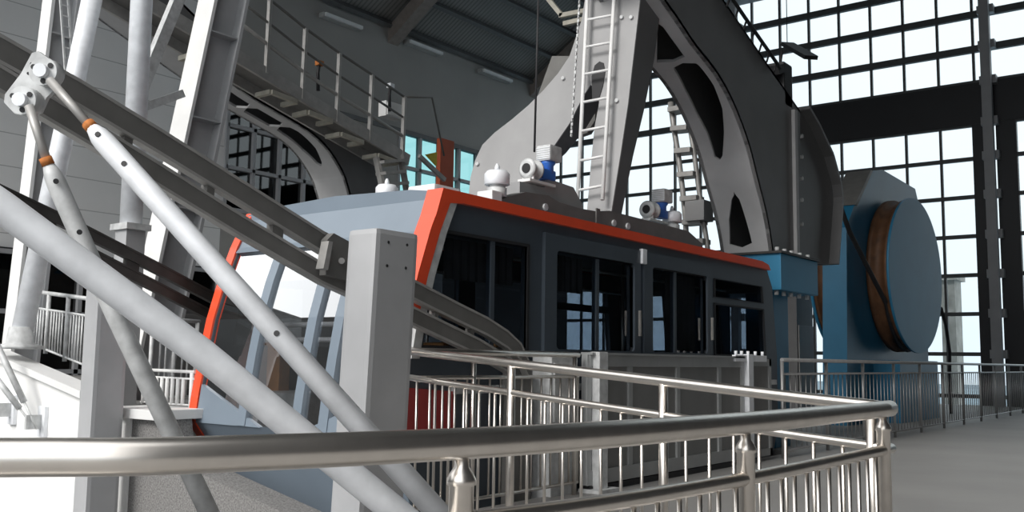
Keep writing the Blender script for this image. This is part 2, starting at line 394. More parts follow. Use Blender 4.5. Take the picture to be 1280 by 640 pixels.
# roof
rf = [(YN, 2.30), (YN, 2.36), (YN + .3, 2.40), (5.95, 2.43), (YF - .3, 2.40), (YF, 2.36), (YF, 2.30)]
MB().slabX(rf, 5.34, 11.5).build('roof', 'carblue', car)
rw = MB()
rwp = [(11.84, .3), (11.84, 1.2), (11.72, 2.06), (11.54, 2.3)]
rw.slabY([(11.45, -.32), (11.5, -.32), (11.84, .3), (11.84, 1.18), (11.78, 1.18), (11.78, .3)], YN + .06, YF - .06)
rw.slabY([(11.73, 2.0), (11.72, 2.06), (11.54, 2.3), (11.48, 2.3), (11.66, 2.06), (11.67, 2.0)], YN + .06, YF - .06)
for y in (YN + .12, 5.6, 6.3, YF - .12): rw.slabY([(11.84, 1.18), (11.73, 2.0), (11.67, 2.0), (11.78, 1.18)], y - .06, y + .06)
rw = rw.build('rear_wall', 'cardark', car)
MB().slabY([(11.82, 1.18), (11.71, 2.0), (11.70, 2.0), (11.81, 1.18)], YN + .08, YF - .08).build('pane', G_SIDE, rw)
def front_strip(i0, i1, t, name, m, ya, yb, out=0.0):
    pts = prof[i0:i1 + 1]; a = [(x - out, z) for x, z in pts]; bk = [(x + t - out, z - .01) for x, z in pts]
    return MB().slabY(a + bk[::-1], ya, yb).build(name, m, car)
front_strip(0, 1, .06, 'front_header', 'carblue', YN + .06, YF - .06)
front_strip(1, 6, .02, 'windscreen', G_FRONT, YN + .06, YF - .06, -.015)
front_strip(6, 8, .06, 'front_panel', 'carblue', YN + .02, YF - .02, .006)
for ya, yb in ((YF - .06, 6.2), (YN + .06, 5.7)):
    def fx(z): return 4.90 - .03 * (.79 - z) / .24 if z < .79 else 4.90 + .05 * (z - .79) / .31
    tri = [(ya, .86), (yb, .545), (ya, .545)]
    MB().plate(tri, [], lambda p: Vector((fx(p[1]) - .012, p[0], p[1])), lambda p: Vector((fx(p[1]) + .03, p[0], p[1]))).build('corner_fairing', 'carblue', car)
m1 = at(331, 405, 'X', 5.05).y; m2 = at(393, 440, 'X', 5.02).y
for y in (m1, m2, 2 * 5.95 - m1 if abs(2 * 5.95 - m1 - m2) > .3 else 5.35):
    front_strip(1, 6, .05, 'windscreen_post', 'carblue', y - .05, y + .05, .02)
MB().slabY([(5.22, 2.05), (5.18, 2.0), (5.24, 2.0), (5.28, 2.05)], YN + .06, YF - .06).build('windscreen_rail', 'carblue', car)
# red trim
def trim(ya, yb, wid, i0, i1, name='trim'):
    pts = prof[i0:i1 + 1]; return MB().slabY([(x - .02, z) for x, z in pts] + [(x + wid, z - .01) for x, z in pts][::-1], ya, yb).build(name, 'red', car)
trim(YF - .05, YF + .05, .06, 0, 7, 'front_trim'); trim(YN - .05, YN + .11, .085, 0, 3, 'front_trim'); MB().slabY([(5.33, 2.38), (5.25, 2.15), (5.37, 2.27), (5.56, 2.292), (5.56, 2.378)], YN - .052, YN + .11).build('corner_trim', 'red', car)
pts3 = prof[0:5]; MB().slabY([(x + .085, z) for x, z in pts3] + [(x + .17, z) for x, z in pts3][::-1], YN - .045, YN + .05).build('front_seal', 'galvdull', car)
for ya, yb in ((YN - .05, YN + .06), (YF - .06, YF + .05)):
    MB().slabY([(5.33, 2.295), (11.4, 2.275), (11.56, 2.27), (11.5, 2.335), (11.3, 2.365), (5.36, 2.38)], ya, yb).build('roof_trim', 'red', car)
MB().slabY([(4.93, .52), (5.52, .48), (5.50, .86), (4.93, .90)], YN - .04, YN - .005).build('corner_panel', 'redflat', car)
MB().box((5.5, YN - .05, .84), (11.7, YN - .01, .90)).build('side_bumper', 'galvdull', car)
# interior
MB().box((5.1, YN + .06, .28), (11.6, YF - .06, .36)).build('cabin_floor', 'black', car)
for x, s in ((6.1, 1), (10.9, -1)):
    st = MB().box((x, 5.2, .36), (x + .45, 6.7, .80), .04).build('seat', 'tan', car)
for y in (5.35, 5.95, 6.55):
    MB().box((6.45, y - .24, .8), (6.55, y + .24, 1.25), .04).build('seat_back', 'tan', car)
for py in (407, 425):
    z = at(310, py, 'X', 5.35).z; MB().tube([(5.35, YN + .2, z), (5.35, YF - .2, z)], .022, 8).build('grab_rail', 'galv', car)
cq = [at(a, b_, 'X', 5.6) for a, b_ in ((292, 492), (300, 462), (315, 440), (338, 428), (348, 430))]
MB().tube(smooth(cq, 4), .05, 10).build('console_arch', 'tan', car)
ca, cb_ = at(339, 428, 'X', 5.6), at(352, 500, 'X', 5.6)
MB().box((5.56, cb_.y, cb_.z), (5.68, ca.y, ca.z), .01).build('console_post', 'tan', car)
ca, cb_ = at(300, 486, 'X', 5.75), at(420, 520, 'X', 5.75)
MB().box((5.3, cb_.y, .36), (5.85, ca.y, .80), .03).build('console', 'galvdull', car)
for y in (5.2, 6.7):
    MB().tube([(5.6, y, 2.0), (11.2, y, 2.0)], .016, 8).build('grab_rail', 'steel', car)
for x in (6.5, 8.35, 9.95): MB().tube([(x, 5.95, .36), (x, 5.95, 2.35)], .018, 8).build('grab_pole', 'steel', car)
def curtain(x0, x1, y, z0, z1):
    n = int((x1 - x0) / .02); pts = [(x0 + (x1 - x0) * i / n, y + .012 * math.sin(i * 1.3)) for i in range(n + 1)]
    mb = MB(); mb.slabZ(pts + [(p[0], p[1] + .006) for p in pts[::-1]], z0, z1); return mb.build('curtain', 'curtain', car)
curtain(5.55, 6.44, YN + .12, 1.72, 2.04); curtain(6.9, 7.5, YN + .12, 1.72, 2.05); curtain(9.1, 9.78, YN + .12, 1.22, 2.04)
curtain(5.6, 6.3, YF - .14, 1.72, 2.05)
# roof carrying beams
for ya, yb in ((5.15, 5.31), (6.55, 6.71)):
    bm_ = MB().slabY([(6.53, 2.37), (6.53, 2.50), (6.9, 2.62), (7.26, 2.64), (7.45, 2.60), (7.8, 2.59), (8.09, 2.60), (8.35, 2.64), (10.1, 2.63), (10.45, 2.52), (10.5, 2.37)], ya, yb).build('roof_beam', 'beam', car)
    for x in (7.2, 8.42, 8.7):
        MB().lathe((x, ya - .02, 2.52), [(0, .035), (.03, .035)], 'Y', 8).build('bolt', 'galvdull', bm_)
    MB().box((6.38, ya - .03, 2.40), (6.52, yb - .02, 2.56), .01).build('end_bracket', 'white', bm_)
    MB().box((8.08, ya - .012, 2.38), (8.15, ya, 2.63)).build('stiffener', 'beam', bm_)
MB().box((5.62, 5.1, 2.36), (5.95, 5.4, 2.5), .03).build('roof_hatch', 'white', car)
MB().slabY([(7.05, 2.6), (8.16, 2.6), (8.10, 2.70), (7.95, 2.84), (7.5, 2.86), (7.45, 2.76), (7.05, 2.76)], 5.33, 5.55).build('winch_bed', 'greyleg', car)

# dampers on the roof beams
def damper(loc, label, s=.57):
    t = thing('oil_damper', loc, label, 'damper', None)
    x, y, z = loc
    MB().lathe((x, y, z), [(0, .15 * s), (.02, .155 * s), (.14 * s, .155 * s), (.15 * s, .13 * s), (.2 * s, .13 * s)], 'Z').build('base', 'galvdull', t)
    MB().lathe((x, y, z), [(.19 * s, .19 * s), (.2 * s, .2 * s), (.36 * s, .2 * s), (.41 * s, .16 * s), (.43 * s, .05 * s)], 'Z').build('body', 'galv', t)
    MB().lathe((x, y, z), [(.425 * s, .045 * s), (.48 * s, .04 * s), (.53 * s, .02 * s)], 'Z', 12).build('cap', 'galv', t)
    return t
dp = damper((6.57, 5.22, 2.53), 'white cylindrical damper on the cabin roof beside the blue-motored winch and pale leg')
dup(dp, (9.98, 5.30, 2.62), 'cylindrical damper on the cabin roof in front of the arch stair')
dup(dp, (6.88, 6.9, 2.62), 'white cylindrical damper rising alone above the blue-grey front of the roof')
# winches
def winch(loc, label):
    t = thing('rescue_winch', loc, label, 'winch', None); x, y, z = loc
    mb = MB(); mb.box((x - .30, y - .10, z), (x + .34, y + .12, z + .04)); mb.box((x - .22, y - .1, z + .04), (x - .18, y + .1, z + .14)); mb.scale(loc, .66).build('bed', 'white', t)
    d = MB().lathe((x - .26, y, z + .2), [(0, .11), (.02, .15), (.035, .15), (.04, .1), (.2, .1), (.205, .15), (.235, .15)], 'X', 20).scale(loc, .66).build('drum', 'galvdull', t)
    MB().lathe((x - .275, y, z + .2), [(0, .07), (.02, .075)], 'X', 16).scale(loc, .66).build('drum_hub', 'black', d)
    MB().lathe((x - .05, y, z + .2), [(0, .11), (.06, .11), (.08, .06), (.12, .06)], 'X', 16).scale(loc, .66).build('brake', 'steel', t)
    mb = MB(); mb.box((x + .06, y - .08, z + .1), (x + .38, y + .1, z + .25), .03); mb.lathe((x + .28, y, z + .2), [(0, .085), (.12, .085), (.15, .11), (.18, .11)], 'Z', 16); mb.scale(loc, .66).build('gearbox', 'motorblue', t)
    m = MB().box((x + .15, y - .13, z + .38), (x + .46, y + .13, z + .62), .04).scale(loc, .66).build('motor', 'galvdull', t)
    mb = MB()
    for k in range(6): mb.box((x + .145, y - .12, z + .41 + .032 * k), (x + .465, y + .12, z + .42 + .032 * k))
    mb.scale(loc, .66).build('cooling_fin', 'galv', m)
    return t
wn = winch((7.36, 5.36, 2.78), 'winch with blue gearbox on the roof beside the lower end of the ladder')
dup(wn, (9.58, 5.32, 2.68), 'winch with blue gearbox on the roof beam standing under the arch opening')

# ================================================================== hanger above the cabin
Pn = Vector((1, 0, -.247)).normalized(); P0 = (8.48, 5.2, 2.77)
def hg(px, py): 
    p = atp(px, py, P0, Pn); return p
hout = [(763, 272), (776, 190), (785, 130), (793, 60), (800, 0), (806, -70), (735, -70), (731, 0), (727, 25), (712, 70), (698, 91), (680, 112), (660, 132), (640, 149), (618, 166), (603, 181), (594, 200), (588, 222), (584, 266), (618, 266), (630, 250), (655, 221), (690, 186), (712, 154), (728, 122), (738, 106), (746, 112), (749, 128), (743, 160), (739, 200), (733, 272)]
hhole = [(740, 96), (744, 82), (750, 77), (755, 79), (757, 90), (754, 108), (749, 124), (741, 124)]
o3 = [hg(*p) for p in hout]; h3 = [hg(*p) for p in hhole]
hng = thing('cabin_hanger', (8.6, 5.9, 2.6), 'tall grey forked steel hanger arm rising from the cable car roof', 'cable car hanger')
def thick(z): 
    ks = [(2.6, .2), (3.36, .26), (3.9, .35), (4.25, .42), (4.67, .46), (9, .5)]
    for (a, ta), (b2, tb) in zip(ks, ks[1:]):
        if z <= b2: return ta + (tb - ta) * max(0, (z - a)) / (b2 - a)
    return .5
lean = lambda y, z: Vector((8.48 + .247 * (z - 2.77), y, z))
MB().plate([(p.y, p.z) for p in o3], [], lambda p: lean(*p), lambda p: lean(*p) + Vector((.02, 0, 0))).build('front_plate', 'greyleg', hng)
MB().plate([(p.y, p.z) for p in o3], [], lambda p: lean(*p) + Vector((.02, 0, 0)), lambda p: lean(*p) + Vector((thick(p[1]), 0, 0))).build('arm', 'greypaint', hng)  # same paint as the front plate; the sides' shade is put into this grey
hb = [(690, 70), (738, 70), (744, 120), (744, 150), (734, 166), (716, 172), (703, 180), (692, 196), (676, 214), (655, 234), (640, 250), (625, 250)]
MB().slabX(yz(hb, 9.75), 9.75, 9.85).build('rear_plate', 'beam', hng)
mb = MB()
sl = [(p.y, p.z) for p in h3]
mb.plate(sl, [], lambda p: lean(*p) + Vector((-.012, 0, 0)), lambda p: lean(*p) + Vector((.02, 0, 0))); mb.build('slot', 'black', hng)
bolts('bolt', [(p.x - .03, p.y, p.z) for p in [hg(*q) for q in ((778, 22), (790, 22), (772, 126), (705, 98), (598, 205))]], 'X', .05, .022, 'galvdull', hng)
# ladder
lad = thing('ladder', (8.4, 5.35, 2.6), 'white ladder fixed to the front of the grey hanger arm', 'ladder')
def ld(px, py): return atp(px, py, (8.36, 5.2, 2.77), Pn)
for a, b2 in (((737, -60), (722, 250)), ((771, -60), (753, 250))):
    MB().tube([ld(*a), ld(*b2)], .022, 8).build('rail', 'white', lad)
for y in (-10, 25, 59, 93, 128, 164, 201, 238):
    t = (y + 60) / 310; l = (737 - 15 * t, y); r = (771 - 18 * t, y - 6)
    MB().tube([ld(*l), ld(*r)], .016, 8).build('rung', 'white', lad)

# ================================================================== saddles (curved track-rope supports)
def curve_strip(ridge, y0, y1, holes, name, m, parent, t=.04):
    """a curved plate following ridge (x,z) from y0 to y1; holes: (s0,s1,[(s,ya,yb)...]) in fractions of the run"""
    n = len(ridge); mb = MB(); bm = mb.bm
    def spans(s):
        for tab in holes:
            if tab[0][0] <= s <= tab[-1][0]:
                for (a, b2) in zip(tab, tab[1:]):
                    if a[0] <= s <= b2[0]:
                        f = (s - a[0]) / max(1e-6, b2[0] - a[0]); return a[1] + (b2[1] - a[1]) * f, a[2] + (b2[2] - a[2]) * f
        return None
    S = [i / (n - 1) for i in range(n)]
    for i in range(n - 1):
        A, B = ridge[i], ridge[i + 1]; ha, hb = spans(S[i]), spans(S[i + 1])
        if ha is None and hb is None: seg = [((y0, y1), (y0, y1))]
        else:
            if ha is None: mid = (hb[0] + hb[1]) / 2; ha = (mid, mid)
            if hb is None: mid = (ha[0] + ha[1]) / 2; hb = (mid, mid)
            seg = [((y0, ha[0]), (y0, hb[0])), ((ha[1], y1), (hb[1], y1))]
        d = Vector((B[0] - A[0], 0, B[1] - A[1])).normalized(); nn = Vector((d.z, 0, -d.x)) * t
        for (a0, a1), (b0, b1) in seg:
            q = [Vector((A[0], a0, A[1])), Vector((A[0], a1, A[1])), Vector((B[0], b1, B[1])), Vector((B[0], b0, B[1]))]
            if abs(a1 - a0) < 1e-5 and abs(b1 - b0) < 1e-5: continue
            mb.hull(q, [v + nn for v in q])
    bmesh.ops.remove_doubles(bm, verts=bm.verts[:], dist=1e-5)
    return mb.build(name, m, parent)
def resample(pts, n):
    P = [Vector((p[0], p[1], 0)) for p in pts]; L = [0]
    for a, b2 in zip(P, P[1:]): L.append(L[-1] + (b2 - a).length)
    out = []
    for i in range(n):
        s = L[-1] * i / (n - 1); k = max(j for j in range(len(L)) if L[j] <= s + 1e-9); k = min(k, len(P) - 2)
        f = (s - L[k]) / (L[k + 1] - L[k]); p = P[k].lerp(P[k + 1], f); out.append((p.x, p.y))
    return out
SY0, SY1 = 5.0, 5.74
rid_px = [(966, 318), (962, 290), (956, 260), (947, 225), (937, 185), (925, 150), (912, 120), (898, 95), (884, 76), (868, 56), (848, 26), (830, 0), (812, -30), (780, -80)]
rid = smooth([(*p, 0) for p in xz(rid_px, SY0)], 5); rid = resample([(p.x, p.y) for p in rid], 90)
outr = xz([(780, -190), (860, -65), (905, 0), (950, 66), (1000, 138), (1000, 330)], SY0)
sad = thing('track_rope_saddle', (12.6, 5.5, 2.54), 'big dark grey curved saddle frame standing on the blue pedestal', 'rope saddle')
side = rid[::-1]
plate_out = rid + outr
MB().slabY(plate_out, SY0, SY0 + .05).build('side_plate', 'greypaint', sad)  # darker than the front plate so the colour holds the side's shade
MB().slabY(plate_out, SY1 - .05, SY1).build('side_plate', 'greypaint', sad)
def frac(px, py):
    p = at(px, py, 'Y', SY0); return min(range(len(rid)), key=lambda i: (rid[i][0] - p.x) ** 2 + (rid[i][1] - p.z) ** 2) / (len(rid) - 1)
def hol(rows):
    """rows of (ridge pixel at that height, left pixel, right pixel) -> hole table"""
    tab = []
    for rp_, (lx, rx, y) in rows:
        s = frac(*rp_); i = round(s * (len(rid) - 1)); X = rid[i][0]
        # march along the ridge direction across Y at this X,Z
        def solve(px):
            lo_, hi_ = SY0 - .3, SY1 + .3
            for _ in range(40):
                mid = (lo_ + hi_) / 2; d = Vector((rid[i][0], mid, rid[i][1])) - CPOS; u = 640 + F * d.dot(RIGHT) / d.dot(FWD)
                if u > px: lo_ = mid
                else: hi_ = mid
            return mid
        ya, yb = solve(rx), solve(lx); tab.append((s, max(SY0 + .07, min(ya, yb)), min(SY1 - .07, max(ya, yb))))
    return sorted(tab)
holes = [hol([((963, 300), (912, 940, 300)), ((958, 272), (911, 932, 276)), ((952, 250), (914, 924, 262)), ((950, 244), (917, 920, 258))]),
         hol([((938, 188), (893, 903, 166)), ((930, 162), (884, 905, 150)), ((918, 132), (870, 903, 134)), ((903, 103), (856, 892, 110)), ((887, 80), (843, 874, 86)), ((884, 76), (842, 870, 83))]),
         hol([((877, 66), (821, 856, 67)), ((866, 52), (821, 846, 56)), ((850, 30), (821, 829, 36)), ((847, 25), (821, 824, 33))])]
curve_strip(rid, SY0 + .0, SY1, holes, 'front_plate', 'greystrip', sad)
up_ = outr[:-1]
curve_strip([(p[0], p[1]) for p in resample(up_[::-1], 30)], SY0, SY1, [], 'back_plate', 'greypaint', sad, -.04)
MB().box((13.0, SY0 - .05, 2.54), (13.1, SY0 + .0, at(994, 140, 'Y', SY0).z)).build('flange', 'greyleg', sad)
tail = xz([(1000, 330), (1000, 138), (1012, 158), (1030, 196), (1040, 232), (1042, 250), (1036, 330)], 5.15)
MB().slabY(tail, 5.15, 5.2).build('tail_plate', 'greypaint', sad); MB().slabY(tail, 5.65, 5.7).build('tail_plate', 'greypaint', sad)
curve_strip(resample(tail[1:], 30), 5.0, 5.74, [], 'rope_shoe', 'greypaint', sad, -.05)
bolts('bolt', [(p.x, 5.09, p.z) for p in [at(1003, py, 'Y', 5.1) for py in (170, 196, 223, 250, 280)]], 'Y', .06, .03, 'galvdull', sad)
MB().hull([Vector((rid[-1][0], SY0, rid[-1][1])), Vector((rid[-1][0], SY1, rid[-1][1])), Vector((outr[0][0], SY1, outr[0][1])), Vector((outr[0][0], SY0, outr[0][1]))], [Vector((rid[-1][0] + .04, SY0, rid[-1][1])), Vector((rid[-1][0] + .04, SY1, rid[-1][1])), Vector((outr[0][0] + .04, SY1, outr[0][1])), Vector((outr[0][0] + .04, SY0, outr[0][1]))]).build('end_plate', 'greypaint', sad)
# rope and guard along the upper edge
hp = [at(a, b2, 'Y', 4.95) for a, b2 in ((880, -30), (905, 1), (930, 37), (955, 72), (972, 96))]
gr = thing('edge_guard', tuple(at(905, 0, 'Y', 5.05)), 'slim guard rail running up the back edge of the dark saddle', 'guard rail')
MB().tube([p + Vector((.1, 0, .15)) for p in hp], .025, 8).build('rail', 'black', gr)
for i in range(9):
    q = hp[0].lerp(hp[-1], (i + .5) / 9); MB().tube([q, q + Vector((.1, 0, .15))], .015, 6).build('post', 'black', gr)
q = at(980, 105, 'Y', 5.05)
lim = thing('switch_box', (q.x, 5.05, q.z - .2), 'dark switch box mounted on the back slope of the saddle', 'switch box')
MB().box((q.x - .12, 5.0, q.z - .35), (q.x + .2, 5.3, q.z + .3), .03).build('housing', 'black', lim)
MB().tube([(q.x, 5.1, q.z + .3), (q.x + .08, 5.1, q.z + .52)], .02, 6).build('antenna', 'black', lim)
MB().bar((q.x - .3, 5.1, q.z + .12), (q.x - .1, 5.1, q.z + .2), .2, .12).build('bracket', 'black', lim)

# stair ladder beside the saddle
stx = 12.5
stl = [at(a, b2, 'X', stx) for a, b2 in ((838, 128), (842, 158), (848, 195), (853, 235), (857, 275), (858, 308), (858.5, 322))]
str_ = [at(a, b2, 'X', stx) for a, b2 in ((853, 124), (862, 156), (868, 193), (873, 233), (879, 273), (884, 306), (885.5, 320))]
st = thing('access_stair', (stx, 6.2, 2.54), 'narrow grey steel stair behind the saddle above the cabin roof', 'stair')
MB().tube(stl, .045, 6).build('stringer', 'edge', st); MB().tube(str_, .04, 6).build('stringer', 'edge', st)
for k in range(8):
    t = (k + .5) / 8 * (len(stl) - 1); i = int(t); f = t - i
    a = stl[i].lerp(stl[i + 1], f); b2 = str_[i].lerp(str_[i + 1], f); MB().bar(a, b2, .26, .07).build('tread', 'edge', st)
a, b2 = at(858, 252, 'X', 12.35), at(882, 275, 'X', 12.35)
MB().box((12.3, b2.y, b2.z), (12.6, a.y, a.z), .01).build('landing', 'greyleg', st)

# blue pedestal under the saddle
ped = thing('saddle_pedestal', (12.7, 5.6, 0), 'blue painted steel pedestal carrying the saddle behind the cable car', 'pedestal')
MB().box((12.02, 4.8, 2.06), (13.37, 6.6, 2.54), .012).build('head_beam', 'bluelight', ped)
MB().box((11.98, 4.77, 2.54), (13.4, 6.63, 2.57)).build('top_plate', 'blackbeam', ped)
for x, y in ((12.25, 5.0), (12.25, 5.85)):
    MB().box((x, y, 0), (x + .5, y + .4, 2.06), .01).build('column', 'blue', ped)
bolts('bolt', [(x, 4.9, 2.0) for x in (12.1, 12.35, 12.6, 12.9, 13.2)] + [(x, 4.88, 2.57) for x in (12.1, 12.35, 12.6, 12.9, 13.2)], 'Z', .06, .03, 'galvdull', ped)
pp = at(1003, 400, 'Y', 5.2)
MB().box((pp.x - .1, 5.6, 0), (pp.x + .45, 5.9, 2.06)).build('rear_column', 'greypaint', ped)

ra, rb_ = at(996, 400, 'Y', 7.4), at(1016, 400, 'Y', 7.4)
rk = thing('equipment_rack', ((ra.x + rb_.x) / 2, 7.5, 0), 'dark grey equipment rack standing between the pedestal and the anchor block', 'rack')
MB().box((ra.x, 7.4, 0), (rb_.x, 7.9, 2.6), .01).build('case', 'greypaint', rk)
MB().box((ra.x + .05, 7.37, .15), (rb_.x - .05, 7.4, 1.9), .01).build('door', 'gate', rk)
# ================================================================== bollard anchor and drums
C0 = Vector((20.45, 5.3, 2.93)); RD = 1.58
drum = thing('anchor_drum', (C0.x, C0.y, C0.z), 'round blue-faced anchor drum with oak lagging facing the far railing', 'rope drum', None)
MB().lathe((C0.x, C0.y, C0.z), [(0, RD), (.05, RD), (.05, .3)], 'Y', 64).build('disc', 'bluelight', drum)
MB().lathe((C0.x, C0.y, C0.z), [(.3, .35), (.62, .35)], 'Y', 24).build('axle', 'blue', drum)
MB().lathe((C0.x, C0.y, C0.z), [(.05, RD - .03), (.12, RD - .03), (.13, RD - .10), (.34, RD - .10), (.35, RD - .02), (.45, RD - .02)], 'Y', 64).build('lagging', 'wood', drum)
d2 = dup(drum, (C0.x - .3, C0.y + 1.55, C0.z + .02), 'second lagged drum on the far side of the blue anchor block')
drum.rotation_euler.z = math.radians(-3.5); d2.rotation_euler.z = math.pi
blk = thing('anchor_block', (20.3, 6.7, 0), 'massive blue steel anchor block between the two lagged drums', 'anchor block')
bo = xz([(1058, 470), (1058, 284), (1068, 256), (1088, 214), (1103, 212), (1144, 236), (1150, 262), (1158, 300), (1160, 470)], 5.85)
bo[0] = (bo[0][0], 0); bo[-1] = (bo[-1][0], 0)
MB().slabY(bo, 5.85, 6.3).build('body', 'blue', blk)
a, b2 = bo[2], bo[3]
MB().slabY([(a[0] - .03, a[1]), (a[0] + .12, a[1]), (b2[0] + .1, b2[1] + .02), (b2[0] - .03, b2[1] + .02)], 5.83, 6.32).build('cover_plate', 'beam', blk)
ft = MB().box((C0.x - 1.2, 5.35, .0), (C0.x + 1.6, 5.9, 1.2)).build('foot', 'blue', blk)
# ropes
rp0 = at(1036, 218, 'Y', 5.5); 
def rope(name, pts, r, label, cat='rope'):
    o = MB().tube(pts, r, 8).build(name, 'black'); tag(o, label, cat); return o
ang = lambda d: Vector((C0.x + (RD - .08) * math.cos(math.radians(d)), 5.53, C0.z + (RD - .06) * math.sin(math.radians(d))))
rope('track_rope', [rp0, at(1062, 290, 'Y', 5.52)] + [ang(d) for d in range(205, 300, 8)], .045, 'black track rope sloping from the saddle tail to the lagged drum')
rope('track_rope', [at(1030, 290, 'Y', 6.4), at(1038, 330, 'Y', 6.9), at(1046, 350, 'Y', 7.5)], .045, 'short black rope dipping towards the second drum behind the anchor block')
rope('track_rope', [at(1176, 385, 'Y', 5.6), at(1182, 405, 'Y', 5.6), at(1187, 440, 'Y', 5.6), at(1187, 462, 'Y', 5.6), Vector((at(1187, 462, 'Y', 5.6).x, 5.6, 0))], .04, 'black rope hanging down to the right of the blue drum face')

# ================================================================== far saddle, walkway, stairs (second track)
FY0, FY1 = 12.5, 13.35
rid2_px = [(440.5, 290), (440, 275), (438, 250), (433, 230), (427, 214), (410, 187), (387, 165), (351, 143), (314, 121), (286, 101), (230, 60), (170, 15), (120, -25)]
rid2 = resample([(p.x, p.y) for p in smooth([(*p, 0) for p in xz(rid2_px, FY0)], 5)], 80)
fs = thing('track_rope_saddle', (11, 13, 2), 'farther grey saddle with slotted curve beneath the inclined walkway', 'rope saddle')
out2 = xz([(200, -25), (280, 55), (345, 105), (400, 140), (440, 172), (474, 205), (480, 306)], FY0)
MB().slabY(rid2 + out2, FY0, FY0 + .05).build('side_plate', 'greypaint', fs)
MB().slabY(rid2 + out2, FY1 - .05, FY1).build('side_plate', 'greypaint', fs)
def fr2(px, py):
    p = at(px, py, 'Y', FY0); return min(range(len(rid2)), key=lambda i: (rid2[i][0] - p.x) ** 2 + (rid2[i][1] - p.z) ** 2) / (len(rid2) - 1)
h2 = [sorted([(fr2(420, 202), 12.85, 13.0), (fr2(405, 182), 12.75, 13.1), (fr2(385, 163), 12.72, 13.12), (fr2(374, 157), 12.75, 13.1)]),
      sorted([(fr2(365, 151), 12.75, 13.12), (fr2(336, 134), 12.75, 13.12)]), sorted([(fr2(325, 128), 12.75, 13.12), (fr2(278, 96), 12.75, 13.12)])]
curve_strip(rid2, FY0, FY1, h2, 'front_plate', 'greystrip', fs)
curve_strip(resample(out2[:-1][::-1], 20), FY0, FY1, [], 'back_plate', 'greypaint', fs, -.04)
struct('trim_2', MB().box((10.4, 12.3, .62), (13.2, 13.6, 3.2)), 'darkwall')
# walkway
wk = thing('inclined_walkway', tuple(at(330, 90, 'Y', 11.9)), 'inclined steel walkway with posts along the farther saddle', 'walkway')
WY0, WY1 = 11.75, 12.4
l0, l1 = at(150, -28, 'Y', WY0), at(512, 194, 'Y', WY0)
d_ = (l1 - l0).normalized(); upn = Vector((-d_.z, 0, d_.x))
if upn.z < 0: upn = -upn
MB().bar(l0 - upn * .1, l1 - upn * .1, .05, .2, upn).build('stringer', 'edge', wk)
off = Vector((0, WY1 - WY0, 0)); MB().bar(l0 + off - upn * .1, l1 + off - upn * .1, .05, .2, upn).build('stringer', 'edge', wk)
MB().bar(l0 + off / 2 - upn * .02, l1 + off / 2 - upn * .02, WY1 - WY0, .04, upn).build('deck', 'beam', wk)
posts = [((333, 82), (339, 0)), ((378, 115), (386, 37)), ((421, 144), (429, 68)), ((462, 168), (470, 95)), ((503, 190), (508, 122))]
tops = []
for (bx, by), (tx, ty) in posts:
    a = at(bx, by, 'Y', WY0); b2 = at(tx, ty, 'Y', WY0); b2.x = a.x + .02; MB().bar(a - Vector((0, 0, .12)), b2, .07, .05, (1, 0, 0)).build('post', 'edge', wk); tops.append((a, b2))
e0 = tops[0]; first = (e0[0] + (l0 - l1) * .0, e0[1])
tl = [t[1] for t in tops]; tl = [tl[0] - (tl[1] - tl[0]) * 1.6] + tl
MB().tube(tl, .022, 6).build('handrail', 'beam', wk)
MB().tube([p - Vector((0, 0, .38)) for p in tl], .02, 6).build('mid_rail', 'beam', wk)
MB().tube([p - Vector((0, 0, .72)) for p in tl], .03, 6).build('toe_rail', 'edge', wk)
eb = at(555, 195, 'Y', WY0 + .3); MB().tube([tl[-1], at(540, 122, 'Y', WY0 + .3), eb], .02, 6).build('end_rail', 'beam', wk)
for px, py in ((262, 72), (355, 118), (400, 143), (440, 170), (485, 196)):
    p = at(px, py, 'Y', WY0); mb = MB(); mb.bar(p + Vector((-.25, 0, -.02)), p + Vector((.25, .0, -.06)), .07, .07); mb.bar(p + Vector((-.25, 0, -.02)), p + Vector((-.25, .35, -.02)), .07, .07); mb.bar(p + Vector((.25, 0, -.06)), p + Vector((.25, .35, -.06)), .07, .07)
    mb.build('bracket', 'beige', wk)
q = at(492, 140, 'Y', WY0 + .4)
cb = thing('control_box', (q.x, q.y, q.z - .35), 'small white control box fixed behind the walkway end posts', 'control box')
a, b2 = at(483, 127, 'Y', WY0 + .4), at(503, 150, 'Y', WY0 + .4)
MB().box((a.x, WY0 + .4, b2.z), (b2.x, WY0 + .6, a.z + .03), .01).build('case', 'white', cb); MB().box((a.x + .02, WY0 + .38, b2.z + .02), (b2.x - .05, WY0 + .4, a.z), .005).build('door', 'white', cb)
for k, (px, py) in enumerate(((352, 80), (441, 108))):
    p = at(px + 47, py, 'Y', WY0 + .1)
    t = thing('sensor_arm', tuple(p), ('dark sensor arm with orange tip standing on the walkway' if k == 0 else 'dark sensor arm with pale tip lower on the walkway'), 'sensor')
    MB().tube([p + Vector((0, 0, -.45)), p + Vector((-.02, 0, -.15)), p], .03, 6).build('arm', 'black', t); MB().box(p - Vector((.05, .05, .03)), p + Vector((.06, .05, .05)), .01).build('tip', 'rust' if k == 0 else 'galv', t)
